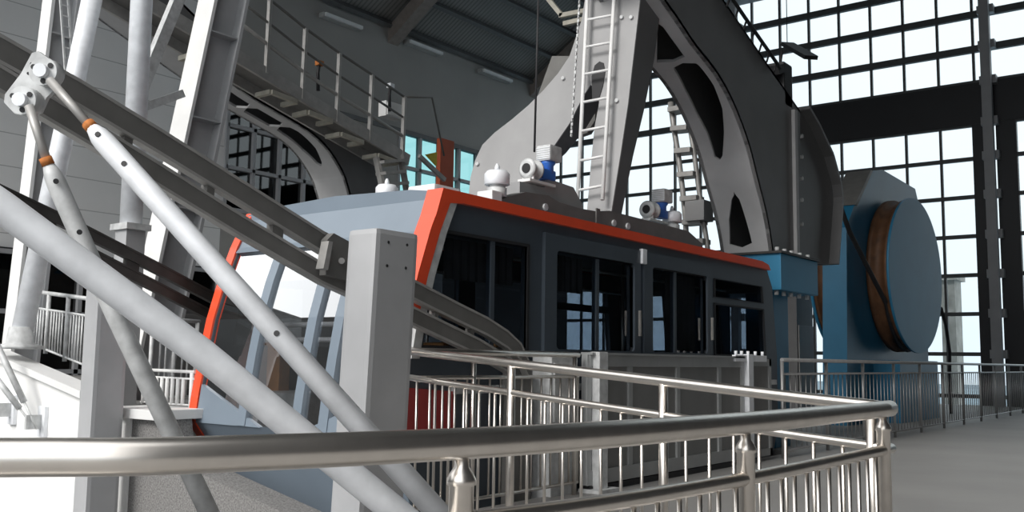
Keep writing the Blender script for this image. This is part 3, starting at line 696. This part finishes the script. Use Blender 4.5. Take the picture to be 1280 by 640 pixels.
# steps at the walkway end
st2 = thing('steel_steps', (12.5, 12, .62), 'short steel steps under the lower end of the walkway', 'steps')
for (ax, ay), (bx, by) in (((470, 196), (484, 262)), ((500, 190), (512, 262))):
    e_ = at(bx, by, 'Y', 11.4); f_ = at(ax, ay, 'Y', 11.8); e_ = f_ + (e_ - f_) * ((f_.z - .62) / (f_.z - e_.z)) if False else e_
    MB().bar((e_.x, 11.4, .62), e_, .06, .08, (1, 0, 0)).build('leg', 'edge', st2)
    MB().bar(f_, e_, .06, .12).build('stringer', 'edge', st2)
for k, (py, x0, x1) in enumerate(((203, 474, 500), (217, 476, 502), (231, 479, 505), (246, 482, 508))):
    a, b2 = at(x0, py, 'Y', 11.7 - .1 * k), at(x1, py - 2, 'Y', 11.7 - .1 * k); MB().bar(a, b2, .25, .05).build('tread', 'edge', st2)
struct('trim_3', MB().box((12.6, 11.2, .62), (16.5, 13.8, 3.55)), 'pit')
q = at(559, 245, 'Y', 14.2); q2 = at(551, 172, 'Y', 14.2); q3 = at(568, 172, 'Y', 14.2)
rc = thing('steel_column', (q.x, 14.2, 0), 'rust red steel column in front of the teal windows', 'column')
MB().box((q2.x, 14.2, 0), (q3.x, 14.32, q2.z), .01).build('shaft', 'orangered', rc); MB().box((q2.x - .1, 14.1, 0), (q3.x + .1, 14.42, .06)).build('base_plate', 'orangered', rc)
ys = thing('hazard_barrier', tuple(at(540, 205, 'Y', 12.2)), 'small yellow barrier panel near the end of the walkway', 'barrier')
a, b2 = at(533, 193, 'Y', 12.2), at(546, 207, 'Y', 12.2); MB().slabY([(a.x, a.z), (b2.x, a.z + .1), (b2.x, b2.z)], 12.2, 12.24).build('panel', 'yellow', ys)
MB().bar(at(524, 195, 'Y', 12.25), at(556, 225, 'Y', 12.25), .06, .08).build('arm', 'edge', ys)

# ================================================================== guide rails into the dock
def guide(name, Y0, up_px, lo_px, wid, h_up, h_lo, m, label, spacers, curve_end=True):
    t = thing(name, tuple(at(*up_px[-1], 'Y', Y0)), label, 'guide rail')
    for px, h, nm in ((up_px, h_up, 'upper_beam'), (lo_px, h_lo, 'lower_beam')):
        P = [at(a, b_, 'Y', Y0) for a, b_ in px]
        top = [(p.x, p.z + h / 2) for p in P]; bot = [(p.x, p.z - h / 2) for p in P]
        # channel: web set back between two flanges
        b_ = MB().slabY(top + bot[::-1], Y0 + .006, Y0 + wid).build(nm, m, t)
        tp = [(x, z + .006) for x, z in top]; t2 = [(x, z - .012) for x, z in top]
        MB().slabY(tp + t2[::-1], Y0, Y0 + wid + .01).build('flange', 'edge' if m != 'blackbeam' else m, b_)
        bp = [(x, z + .012) for x, z in bot]; b3 = [(x, z - .006) for x, z in bot]
        MB().slabY(bp + b3[::-1], Y0, Y0 + wid + .01).build('flange', 'edge' if m != 'blackbeam' else m, b_)
    for (ux, uy), (lx, ly), ww in spacers:
        a = at(ux, uy, 'Y', Y0 + .05); b_ = at(lx, ly, 'Y', Y0 + .05); MB().bar(a, b_, .06, ww, (1, 0, .3)).build('spacer', m, t)
    return t
up_px = [(-260, -84), (0, 60), (100, 116), (200, 176), (300, 238), (405, 303), (470, 335), (520, 363), (575, 391), (610, 408), (635, 424), (652, 440), (662, 462)]
lo_px = [(-260, -48), (0, 97), (100, 157), (200, 218), (300, 280), (405, 342), (470, 372), (520, 396), (560, 415), (600, 434), (640, 458)]
guide('guide_rail', 4.6, up_px, lo_px, .05, .13, .12, 'beam', 'long grey twin-beam guide rail sloping down behind the grey foreground pillar', [((60, 94), (55, 131), .05), ((160, 152), (155, 190), .05), ((262, 216), (258, 255), .05), ((345, 266), (343, 302), .08), ((545, 376), (540, 406), .04), ((590, 400), (585, 426), .04)])
pg = at(655, 450, 'Y', 4.62)
js = thing('joint_bracket', tuple(at(412, 320, 'Y', 4.55)), 'steel joint bracket clamping the grey guide rail beside the pillar', 'bracket')
MB().slabY(xz([(404, 300), (412, 292), (436, 305), (436, 352), (402, 344)], 4.57), 4.53, 4.59).build('plate', 'beam', js)
MB().slabY(xz([(403, 302), (408, 303), (402, 338), (396, 336)], 4.52), 4.46, 4.53).build('rib', 'edge', js)
MB().tube([at(427, 326, 'Y', 4.53), at(427, 326, 'Y', 4.49)], .02, 10).build('bolt', 'edge', js)
gl = thing('rail_support', (6.2, 4.72, -.1), 'grey steel foot carrying the low end of the guide rail', 'support')
MB().box((6.12, 4.68, -2.2), (6.4, 4.78, 1.05), .02).build('stem', 'beam', gl); MB().box((6.0, 4.64, -.12), (6.52, 4.98, -.06)).build('base_plate', 'galvdull', gl)
bu = [(-200, 135), (0, 238), (100, 285), (200, 336), (268, 372), (330, 404)]; bl = [(-200, 156), (0, 262), (100, 309), (200, 360), (265, 394), (330, 427)]
guide('guide_rail', 7.45, bu, bl, .05, .09, .085, 'blackbeam', 'dark greasy guide rail on the farther side of the cabin front', [((105, 290), (103, 306), .12), ((165, 322), (163, 340), .12), ((60, 268), (58, 288), .12)])

# support pillars
def pillar(name, x0, x1, y0, y1, z0, z1, label, lean_=0.0):
    t = thing(name, ((x0 + x1) / 2, (y0 + y1) / 2, z0), label, 'pillar')
    mb = MB().box((x0, y0, z0), (x1, y1, z1), .035)
    for v in mb.bm.verts: v.co.x += (v.co.z - .95) * lean_
    mb.build('shaft', 'pillar', t)
    mb = MB()
    for fx in (.28, .72):
        for zz in (z1 - .08, z1 - .22): mb.lathe((x0 + (x1 - x0) * fx + (zz - .95) * lean_, y0 - .004, zz), [(0, .009), (.01, .009)], 'Y', 8)
    mb.build('bolt_hole', 'black', t)
    MB().box((x0 - .15 - 3.1 * lean_, y0 - .15, z0), (x1 + .15 - 3.1 * lean_, y1 + .15, z0 + .04)).build('base_plate', 'pillar', t)
    return t
pillar('support_pillar', 3.875, 4.235, 4.0, 4.24, -2.2, 1.86, 'grey box steel pillar standing in front of the cabin windscreen', .045)
pillar('support_pillar', 4.08, 4.36, 7.3, 7.5, -2.2, 1.72, 'grey box steel pillar between the white parapet and the granite plinth')

# ================================================================== tie pipes and pulley bracket
def P(px, py, depth): return CPOS + ray(px, py) * (depth / F)
pA = thing('brace_pipe', tuple(P(490, 645, 4.0)), 'thick galvanised pipe crossing lowest in front of the grey pillar foot', 'brace pipe')
MB().tube([P(-120, 176, 3.5), P(0, 257, 3.6), P(250, 440, 3.9), P(520, 660, 4.2), P(800, 905, 4.75)], .062, 20).build('tube', 'galv', pA)
def strut(path, r, hpos, rod, label, rustend, m='galv'):
    a = path[0]; t = thing('tension_strut', tuple(path[-1]), label, 'tension strut')
    d = (path[1] - path[0]).normalized()
    MB().tube([a - d * .0, a + d * .05, a + d * .09] + path[1:], [r * .55, r * .9, r] + [r] * (len(path) - 1), 20).build('tube', m, t)
    MB().tube([rod, a], .02, 10).build('rod', 'edge', t)
    MB().tube([a - d * .03, a + d * .005], .028, 10).build('end_nut', 'rust' if rustend else 'galvdull', t)
    mb = MB()
    for f in hpos:
        c = path[0].lerp(path[-1], f); v = (CPOS - c).normalized(); v = (v - d * v.dot(d)).normalized(); mb.tube([c + v * (r - .006), c + v * (r + .004)], .012, 10)
    mb.build('drain_hole', 'black', t); return t
strut([P(115, 160, 4.15), P(560, 655, 3.75)], .047, (.03, .11, .55), P(62, 100, 4.2), 'smooth galvanised strut running from the upper pulley across the pillar', True)
strut([P(60, 205, 4.2), P(140, 385, 4.3), P(268, 655, 4.2)], .042, (.05, .19), P(36, 132, 4.2), 'mottled short-rod strut hanging from the lower pulley beside the far pillar', True, 'galvdull')
brk = thing('pulley_bracket', tuple(P(44, 105, 4.25)), 'galvanised triangular plate with two pulleys clamped over the guide rail', 'pulley bracket')
def plate_face(pts, depth, t, name, m):
    a = [P(x, y, depth) for x, y in pts]; b_ = [p + FWD * t for p in a]; return MB().hull(a, b_).build(name, m, brk)
plate_face([(40, 66), (48, 64), (62, 74), (74, 90), (72, 108), (58, 122), (50, 140), (36, 146), (18, 142), (5, 128), (6, 118), (26, 92)], 4.30, .03, 'plate', 'galvdull')
for cx, cy in ((56, 90), (30, 126)):
    c = P(cx, cy, 4.24); mb = MB()
    mb.tube([c - FWD * .02, c + FWD * .06], .062, 24); pl = mb.build('pulley', 'galvdull', brk)
    MB().tube([c - FWD * .05, c + FWD * .0], .03, 12).build('hub', 'galv', pl)
    mb = MB()
    for k in range(3):
        a = 2 * math.pi * k / 3 + .6; q = c + RIGHT * .043 * math.cos(a) + UP * .043 * math.sin(a) - FWD * .021; mb.tube([q, q - FWD * .004], .012, 10)
    mb.build('opening', 'black', pl)
mb = MB()
for x, y in ((40, 80), (36, 92), (14, 118), (46, 136)):
    q = P(x, y, 4.292); mb.tube([q, q - FWD * .006], .007, 8)
mb.build('bolt_hole', 'black', brk)

# ================================================================== left structures: columns, poles, braces
def hcol(px_pts, Y0, wpx, label, zbase, fw=.17, depth=.42):
    a, b_ = at(*px_pts[0], 'Y', Y0), at(*px_pts[1], 'Y', Y0); d = (b_ - a).normalized()
    top = a - d * 6; s = (zbase - b_.z) / d.z; bot = b_ + d * s
    t = thing('inclined_column', tuple(bot), label, 'column')
    wv = Vector((depth, 0, 0))
    def para(x0, x1, y0, y1): return [bot + Vector((x0, y0, 0)), bot + Vector((x1, y0, 0)), bot + Vector((x1, y1, 0)), bot + Vector((x0, y1, 0))], [top + Vector((x0, y0, 0)), top + Vector((x1, y0, 0)), top + Vector((x1, y1, 0)), top + Vector((x0, y1, 0))]
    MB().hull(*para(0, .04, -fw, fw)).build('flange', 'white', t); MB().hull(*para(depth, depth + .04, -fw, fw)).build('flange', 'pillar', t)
    MB().hull(*para(.04, depth, -.015, .015)).build('web', 'pillar', t)
    mb = MB()
    for k in range(2, 9):
        q = bot.lerp(top, k / 10.0); mb.box(q + Vector((.04, -fw + .01, 0)), q + Vector((depth, fw - .01, .02)))
    mb.build('stiffener', 'pillar', t); return t
hcol(((258, 0), (176, 380)), 9.5, 55, 'wide inclined steel column with a bright front flange beside the vertical pole', .62, .17, .42)
hcol(((59, 0), (12, 400)), 11.2, 40, 'narrow inclined steel column left of the leaning round pole', .62, .12, .30)
yb = at(25, 430, 'X', 4.25).y
a = at(140, -120, 'Y', yb); b_ = at(25, 428, 'Y', yb); 
lp = thing('inclined_pole', tuple(b_), 'round steel pole leaning up from a foot plate on the white parapet', 'pole')
MB().tube([b_, a], .095, 20).build('tube', 'galv', lp)
MB().lathe(tuple(b_ - Vector((0, 0, .06))), [(0, .2), (.03, .2), (.05, .12), (.2, .1)], 'Z', 16).build('foot', 'galvdull', lp)
a, b_ = at(171, -90, 'Y', 8.6), at(163, 292, 'Y', 8.6)
b2_ = Vector((b_.x, 8.6, .62)); vp = thing('upright_pole', (b_.x, 8.6, .62), 'thick round upright pole left of the bright-flanged column', 'pole')
MB().tube([Vector((b_.x, 8.6, 2.35)), Vector((b_.x - .06, 8.6, a.z + 3))], .105, 20).build('tube', 'galv', vp); MB().box((b_.x - .13, 8.45, 2.3), (b_.x + .13, 8.75, 2.36)).build('cap_plate', 'galvdull', vp)
MB().box((b_.x - .1, 8.5, .62), (b_.x + .1, 8.7, 2.3)).build('pedestal', 'pillar', vp)
for nm, p, q, ww, lab in (('brace', (226, -10), (170, 126), .10, 'steel channel brace slanting from the pole to the roof side'), ('brace', (172, 137), (228, 117), .07, 'short pale strut tying the upright pole to the column')):
    o = MB().bar(at(*p, 'Y', 9.2), at(*q, 'Y', 9.2), ww, ww * 1.2).build(nm, 'galvdull'); tag(o, lab, 'brace')
cn = thing('cable_tray', tuple(at(90, 130, 'Y', 10.2)), 'thin ladder-like cable tray between the left column and leaning pole', 'cable tray')
a, b_ = at(76, -60, 'Y', 10.2), at(90, 140, 'Y', 10.2)
for s in (-.045, .045): MB().bar(a + Vector((s, 0, 0)), b_ + Vector((s, 0, 0)), .02, .02).build('rail', 'galvdull', cn)
for k in range(16): 
    q = a.lerp(b_, k / 15); MB().bar(q - Vector((.045, 0, 0)), q + Vector((.045, 0, 0)), .012, .012).build('rung', 'galvdull', cn)

# white parapet on the left with sloping coping
wp = [(7.62, -2.2), (7.62, .74), (9.3, 1.06), (13, 1.06), (13, -2.2)]
pw = thing('ramp_parapet', (4.4, 9, -2.2), 'white rendered parapet wall sloping down to the pillar at lower left', 'wall')
MB().slabX(wp, 4.2, 4.3).build('wall', 'whitewall', pw)
MB().slabX([(7.6, .74), (9.3, 1.06), (13, 1.06), (13, 1.12), (9.3, 1.12), (7.6, .80)], 4.14, 4.36).build('coping', 'white', pw)
# railing on the parapet
def handrail(name, top, gap, zfoot, posts_t, nbal, label, r=.03, rp=.022, rb=.008, m='steel', cap=False, lower=None, midr=None, cat='railing', bal_top=None):
    """top: polyline of the top rail; posts_t / nbal: fractions of the run; lower: height of a bottom rail above zfoot"""
    P_ = [Vector(p) for p in top]; L = [0]
    for a, b_ in zip(P_, P_[1:]): L.append(L[-1] + (b_ - a).length)
    def on(t):
        s = t * L[-1]; k = 0
        while k < len(L) - 2 and L[k + 1] < s: k += 1
        return P_[k].lerp(P_[k + 1], (s - L[k]) / (L[k + 1] - L[k]))
    mid_ = on(.5); t = thing(name, (mid_.x, mid_.y, zfoot(mid_) if callable(zfoot) else zfoot), label, cat)
    zf = zfoot if callable(zfoot) else (lambda p: zfoot)
    MB().tube(P_, r, 16).build('top_rail', m, t)
    MB().tube([p - Vector((0, 0, gap)) for p in P_], midr or r * .62, 12).build('mid_rail', m, t)
    if lower is not None: MB().tube([Vector((p.x, p.y, zf(p) + lower)) for p in P_], (midr or r * .62) * .9, 10).build('bottom_rail', m, t)
    for tt in posts_t:
        p = on(tt); z0 = zf(p); mb = MB()
        if cap: mb.lathe((p.x, p.y, 0), [(z0, rp), (p.z - r - .055, rp), (p.z - r - .052, rp * 1.18), (p.z - r - .04, rp * 1.18), (p.z - r - .028, rp * .95), (p.z - r - .015, rp * .62), (p.z - r + .02, rp * .55)], 'Z', 20)
        else: mb.lathe((p.x, p.y, 0), [(z0, rp), (p.z - r * .5, rp)], 'Z', 14)
        mb.build('post', m, t)
    for tt in nbal:
        if min((abs(tt - q) for q in posts_t), default=1) * L[-1] < .045: continue
        p = on(tt); z0 = zf(p) + (lower or 0); MB().tube([(p.x, p.y, z0), (p.x, p.y, p.z - gap)], rb, 8).build('baluster', m, t)
    return t
a, b_ = at(40, 364, 'X', 4.85), at(118, 374, 'X', 4.85)
zlo = lambda p: .80 + (p.y - 7.6) * .19
a = Vector((4.7, 8.75, 1.72)); b_ = Vector((4.7, 7.62, 1.63))
handrail('parapet_railing', [at(40, 364, 'X', 4.68), at(116, 374, 'X', 4.68)], .16, lambda p: .78 + max(0, (p.y - 7.6)) * .19, (.02, .30, .62, .93), [i / 22 for i in range(23)], 'pale railing of thin bars on the white sloping parapet', .02, .02, .009, 'galvdull', lower=.04)

# granite plinth in front of the cabin nose
gp = thing('granite_plinth', (4.6, 6.6, -2.2), 'speckled granite plinth with white corner under the cabin front', 'plinth')
MB().slabX([(7.40, -2.2), (7.40, .58), (6.98, .58), (6.92, .33), (6.37, .19), (5.26, -.02), (5.0, -.1), (5.0, -2.2)], 4.5, 4.78).build('wall', 'granite', gp)
MB().box((4.48, 7.40, -2.2), (4.9, 7.70, .58)).build('corner_pier', 'whitewall', gp)
MB().box((4.42, 6.96, .58), (5.0, 7.76, .66), .008).build('coping', 'white', gp)
handrail('plinth_railing', [at(178, 462, 'X', 4.9), at(244, 465, 'X', 4.9)], .06, .66, (.05, .95), [i / 10 for i in range(11)], 'low cream railing standing on the granite plinth beside the red edge', .014, .02, .018, 'white', lower=.02)
handrail('landing_railing', [at(188, 398, 'Y', 8.3), at(250, 402, 'Y', 8.3)], .14, .62, (.05, .5, .95), [i / 9 for i in range(10)], 'dull steel railing behind the plinth under the dark guide rail', .02, .02, .01, 'galvdull', lower=.08)
gc = thing('equipment_cabinet', tuple(at(215, 430, 'Y', 10.3)), 'grey equipment cabinet half hidden behind the leaning struts and cabin', 'cabinet')
a, b_ = at(196, 384, 'Y', 10.3), at(252, 470, 'Y', 10.3); MB().box((a.x, 10.3, .62), (b_.x + .5, 10.9, a.z), .02).build('case', 'greypaint', gc); MB().box((a.x + .04, 10.27, .7), (b_.x + .1, 10.3, a.z - .06), .01).build('door', 'gate', gc)

# little tie rods with wall anchors on the parapet
def tie(p, q, w0, label, plate_px):
    a, b_ = at(*p, 'X', 3.9), at(*q, 'X', 4.1); t = thing('tie_rod', tuple(b_), label, 'tie rod')
    MB().tube([a, a.lerp(b_, .72)], w0, 10).build('sleeve', 'galvdull', t); MB().tube([a.lerp(b_, .7), b_], w0 * .4, 8).build('rod', 'galvdull', t)
    c = at(*plate_px, 'X', 4.18); pl_ = MB().box((4.165, c.y - .06, c.z - .13), (4.2, c.y + .06, c.z + .13), .005).build('anchor_plate', 'galv', t)
    MB().bar((4.10, c.y, c.z - .06), (4.10, c.y, c.z + .06), .13, .03, (0, 1, 0)).build('lug', 'galvdull', pl_)
tie((-10, 418), (46, 536), .028, 'longer steel tie rod anchored to the white parapet', (53, 527))
tie((-10, 466), (38, 528), .026, 'shorter steel tie rod anchored farther from the pillar on the white parapet', (15, 512))

# ================================================================== railings and gate on the platform
rt = [(x, y, .92) for x, y in ((.52, 1.94), (.804, 1.726), (.962, 1.59), (1.165, 1.494), (1.413, 1.404), (1.736, 1.325), (2.172, 1.262), (2.82, 1.222), (3.5, 1.213), (4.2, 1.213))]
RT = smooth(rt, 5)
def run_frac(px, P_):
    L = [0]
    for a, b_ in zip(P_, P_[1:]): L.append(L[-1] + (b_ - a).length)
    best = None
    for i in range(len(P_) - 1):
        for k in range(20):
            p = P_[i].lerp(P_[i + 1], k / 20); d = p - CPOS; u = 640 + F * d.dot(RIGHT) / d.dot(FWD)
            if best is None or abs(u - px) < best[0]: best = (abs(u - px), (L[i] + (L[i + 1] - L[i]) * k / 20) / L[-1])
    return best[1]
fA = [run_frac(x, RT) for x in (577, 931, 1103)]
handrail('handrail', RT, .165, 0, fA, [i / 36 for i in range(1, 36)], 'thick stainless handrail curving across in front of the struts and pillar', .034, .027, .008, 'steel', cap=True, lower=.08, midr=.022)
r2a, r2b = Vector((4.2, 1.213, .92)), Vector((4.6, 4.38, 1.15))
R2 = [Vector((4.2, 1.213, .92)), Vector((4.215, 1.31, .93))] + [r2a.lerp(r2b, k / 8) for k in range(1, 9)]
f2 = [run_frac(x, R2) for x in (1088, 827, 638)]; sp = (f2[2] - f2[1]) / 8
handrail('handrail', R2, .17, 0, f2, [f2[1] + sp * k for k in range(-9, 14) if 0.03 < f2[1] + sp * k < 1], 'stainless handrail running back from the corner towards the gate', .026, .024, .009, 'steel', lower=.08, midr=.02)
handrail('back_railing', [(4.3, 4.5, 1.15), (6.8, 4.5, 1.15)], .18, 0, (.02, .45, .98), [i / 19 for i in range(20)], 'short railing on the platform edge between pillar and gate', .024, .02, .009, 'steel', lower=.1)
XR = [11.0 + 1.49 * k for k in range(-0, 12)]
FR = [(10.98, 4.4, .05), (10.98, 4.4, 1.06), (11.0, 4.4, 1.11), (11.05, 4.4, 1.145)] + [(27.4, 4.4, 1.145)]
handrail('far_railing', [(11.0, 4.4, 1.145), (27.4, 4.4, 1.145)], .165, 0, [(x - 11.0) / 16.4 for x in XR[:11]] + [1], [(i + .5) / 97 for i in range(97)], 'long steel railing in front of the blue anchor drum', .024, .022, .008, 'railgrey', lower=.09)

# gate
gt = thing('sliding_gate', (8.5, 4.52, 0), 'wide grey metal sliding gate along the platform edge beside the cabin', 'gate')
gx = [at(x, 520, 'Y', 4.5).x for x in (733, 785, 845, 897, 926)]
z0, z1 = .06, 1.155
mb = MB()
for x in gx: mb.box((x - .035, 4.47, z0), (x + .035, 4.53, z1), .004)
mb.box((gx[0] - .034, 4.464, z0), (gx[-1] + .034, 4.536, z0 + .12)); mb.box((gx[0], 4.465, z1 - .10), (gx[-1], 4.535, z1 - .0), .004)
mb.build('frame', 'gateframe', gt)
for xa, xb in zip(gx, gx[1:]): MB().box((xa + .03, 4.49, z0 + .1), (xb - .03, 4.51, z1 - .08)).build('panel', 'gate', gt)
MB().box((gx[0], 4.44, z1), (gx[-1], 4.56, z1 + .02)).build('top_cap', 'gateframe', gt)
MB().box((gx[0], 4.46, .0), (gx[-1], 4.54, .05)).build('track', 'black', gt)
gp_ = thing('gate_post', (gx[-1] + .12, 4.5, 0), 'galvanised post with bolts at the far end of the wide gate', 'post')
MB().box((gx[-1] + .05, 4.42, 0), (gx[-1] + .18, 4.56, 1.2), .008).build('shaft', 'galv', gp_)
MB().box((gx[-1] - .25, 4.44, 1.12), (gx[-1] + .6, 4.48, 1.19)).build('strike', 'galv', gp_)
bolts('bolt', [(gx[-1] + x, 4.46, 1.19) for x in (-.2, -.05, .12, .32, .52)], 'Z', .045, .018, 'galv', gp_)
sg = thing('side_gate', (10.4, 4.5, 0), 'small grey gate leaf between the bolted post and far railing', 'gate')
xa, xb = gx[-1] + .2, 10.85
mb = MB(); mb.box((xa, 4.47, .05), (xa + .06, 4.53, 1.15)); mb.box((xb - .06, 4.47, .05), (xb, 4.53, 1.15)); mb.box((xa, 4.47, .05), (xb, 4.53, .13)); mb.box((xa, 4.47, 1.07), (xb, 4.53, 1.15)); mb.build('frame', 'gateframe', sg)
MB().box((xa + .05, 4.49, .1), (xb - .05, 4.51, 1.1)).build('panel', 'gate', sg)
gn = thing('gate_post', (7.05, 4.45, 0), 'pale steel post with base plate at the near end of the wide gate', 'post')
MB().box((6.98, 4.4, 0), (7.12, 4.5, 1.18), .01).build('shaft', 'galvdull', gn); MB().box((6.9, 4.34, 0), (7.22, 4.56, .03)).build('base_plate', 'galvdull', gn)
gk = thing('gate_motor_housing', (6.75, 4.62, 0), 'pale grey gate drive housing behind the near gate post', 'housing')
MB().box((6.5, 4.56, -.3), (6.86, 4.76, 1.14), .015).build('case', 'galvdull', gk); MB().box((6.52, 4.54, .6), (6.84, 4.56, 1.08), .005).build('cover', 'galvdull', gk)

# ================================================================== lamps, rope and chain under the roof
def lampbar(px0, px1, label):
    a, b_ = at(*px0, 'Y', WY - .12), at(*px1, 'Y', WY - .12); b_.z = a.z
    t = thing('batten_lamp', tuple(a), label, 'lamp', None)
    MB().box((a.x, WY - .22, a.z - .07), (b_.x, WY, a.z + .07), .01).build('housing', 'lamp', t)
    MB().box((a.x + .03, WY - .3, a.z - .05), (b_.x - .03, WY - .22, a.z + .05), .01).build('diffuser', 'white', t)
lampbar((600, 88), (637, 102), 'batten lamp on the dark wall nearest the pale hanger leg')
lampbar((508, 52), (550, 68), 'middle batten lamp on the dark upper wall')
lampbar((402, 18), (450, 33), 'batten lamp on the dark wall above the inclined walkway')
q = at(995, 62, 'X', 24); hl = thing('hanging_floodlight', tuple(q), 'dark hanging lamp against the bright end-wall glass', 'lamp')
a, b_ = at(984, 55, 'X', 24), at(1014, 72, 'X', 23); MB().bar(a, b_, .35, .1, (0, 0, 1)).build('shade', 'black', hl); MB().tube([a, Vector((a.x, a.y, 13.6))], .012, 6).build('cord', 'black', hl)
rope('hanging_rope', [at(674, -40, 'X', 8.2), at(668, 190, 'X', 8.2)], .012, 'thin vertical rope hanging in front of the pale hanger leg')
ch = MB(); a, b_ = at(727, -40, 'X', 8.3), at(714, 172, 'X', 8.3)
n = 46
for k in range(n):
    q = a.lerp(b_, k / n); q2 = a.lerp(b_, (k + .8) / n); ch.bar(q, q2, .024 if k % 2 else .01, .01 if k % 2 else .024)
tag(ch.build('hoist_chain', 'galvdull'), 'hoist chain hanging beside the left rail of the ladder', 'chain')
tr = thing('lighting_truss', tuple(at(715, 25, 'X', 10.5)), 'small steel bar frame jutting left from behind the hanger top', 'frame')
for p, q in (((700, 20), (740, 12)), ((705, 30), (740, 22)), ((680, -8), (703, 20))):
    MB().bar(at(*p, 'X', 10.5), at(*q, 'X', 10.5), .06, .06).build('bar', 'beige', tr)

# ================================================================== groups of like things
GROUPS = {'oil_damper': 'dampers on the cabin roof', 'rescue_winch': 'winches on the cabin roof', 'anchor_drum': 'lagged anchor drums', 'batten_lamp': 'batten lamps on the upper wall',
          'guide_rail': 'guide rails of the dock', 'track_rope_saddle': 'curved rope saddles', 'support_pillar': 'pillars under the guide rails', 'tension_strut': 'struts of the pulley bracket',
          'tie_rod': 'tie rods on the parapet', 'inclined_column': 'inclined steel columns', 'track_rope': 'black track ropes', 'gate_post': 'posts of the sliding gate', 'sensor_arm': 'sensor arms on the walkway', 'brace': 'braces between the poles', 'handrail': 'stainless handrails of the visitor side'}
for o in COL.objects:
    if o.parent is None and o.get('label'):
        g = GROUPS.get(o.name.split('.')[0])
        if g: o['group'] = g
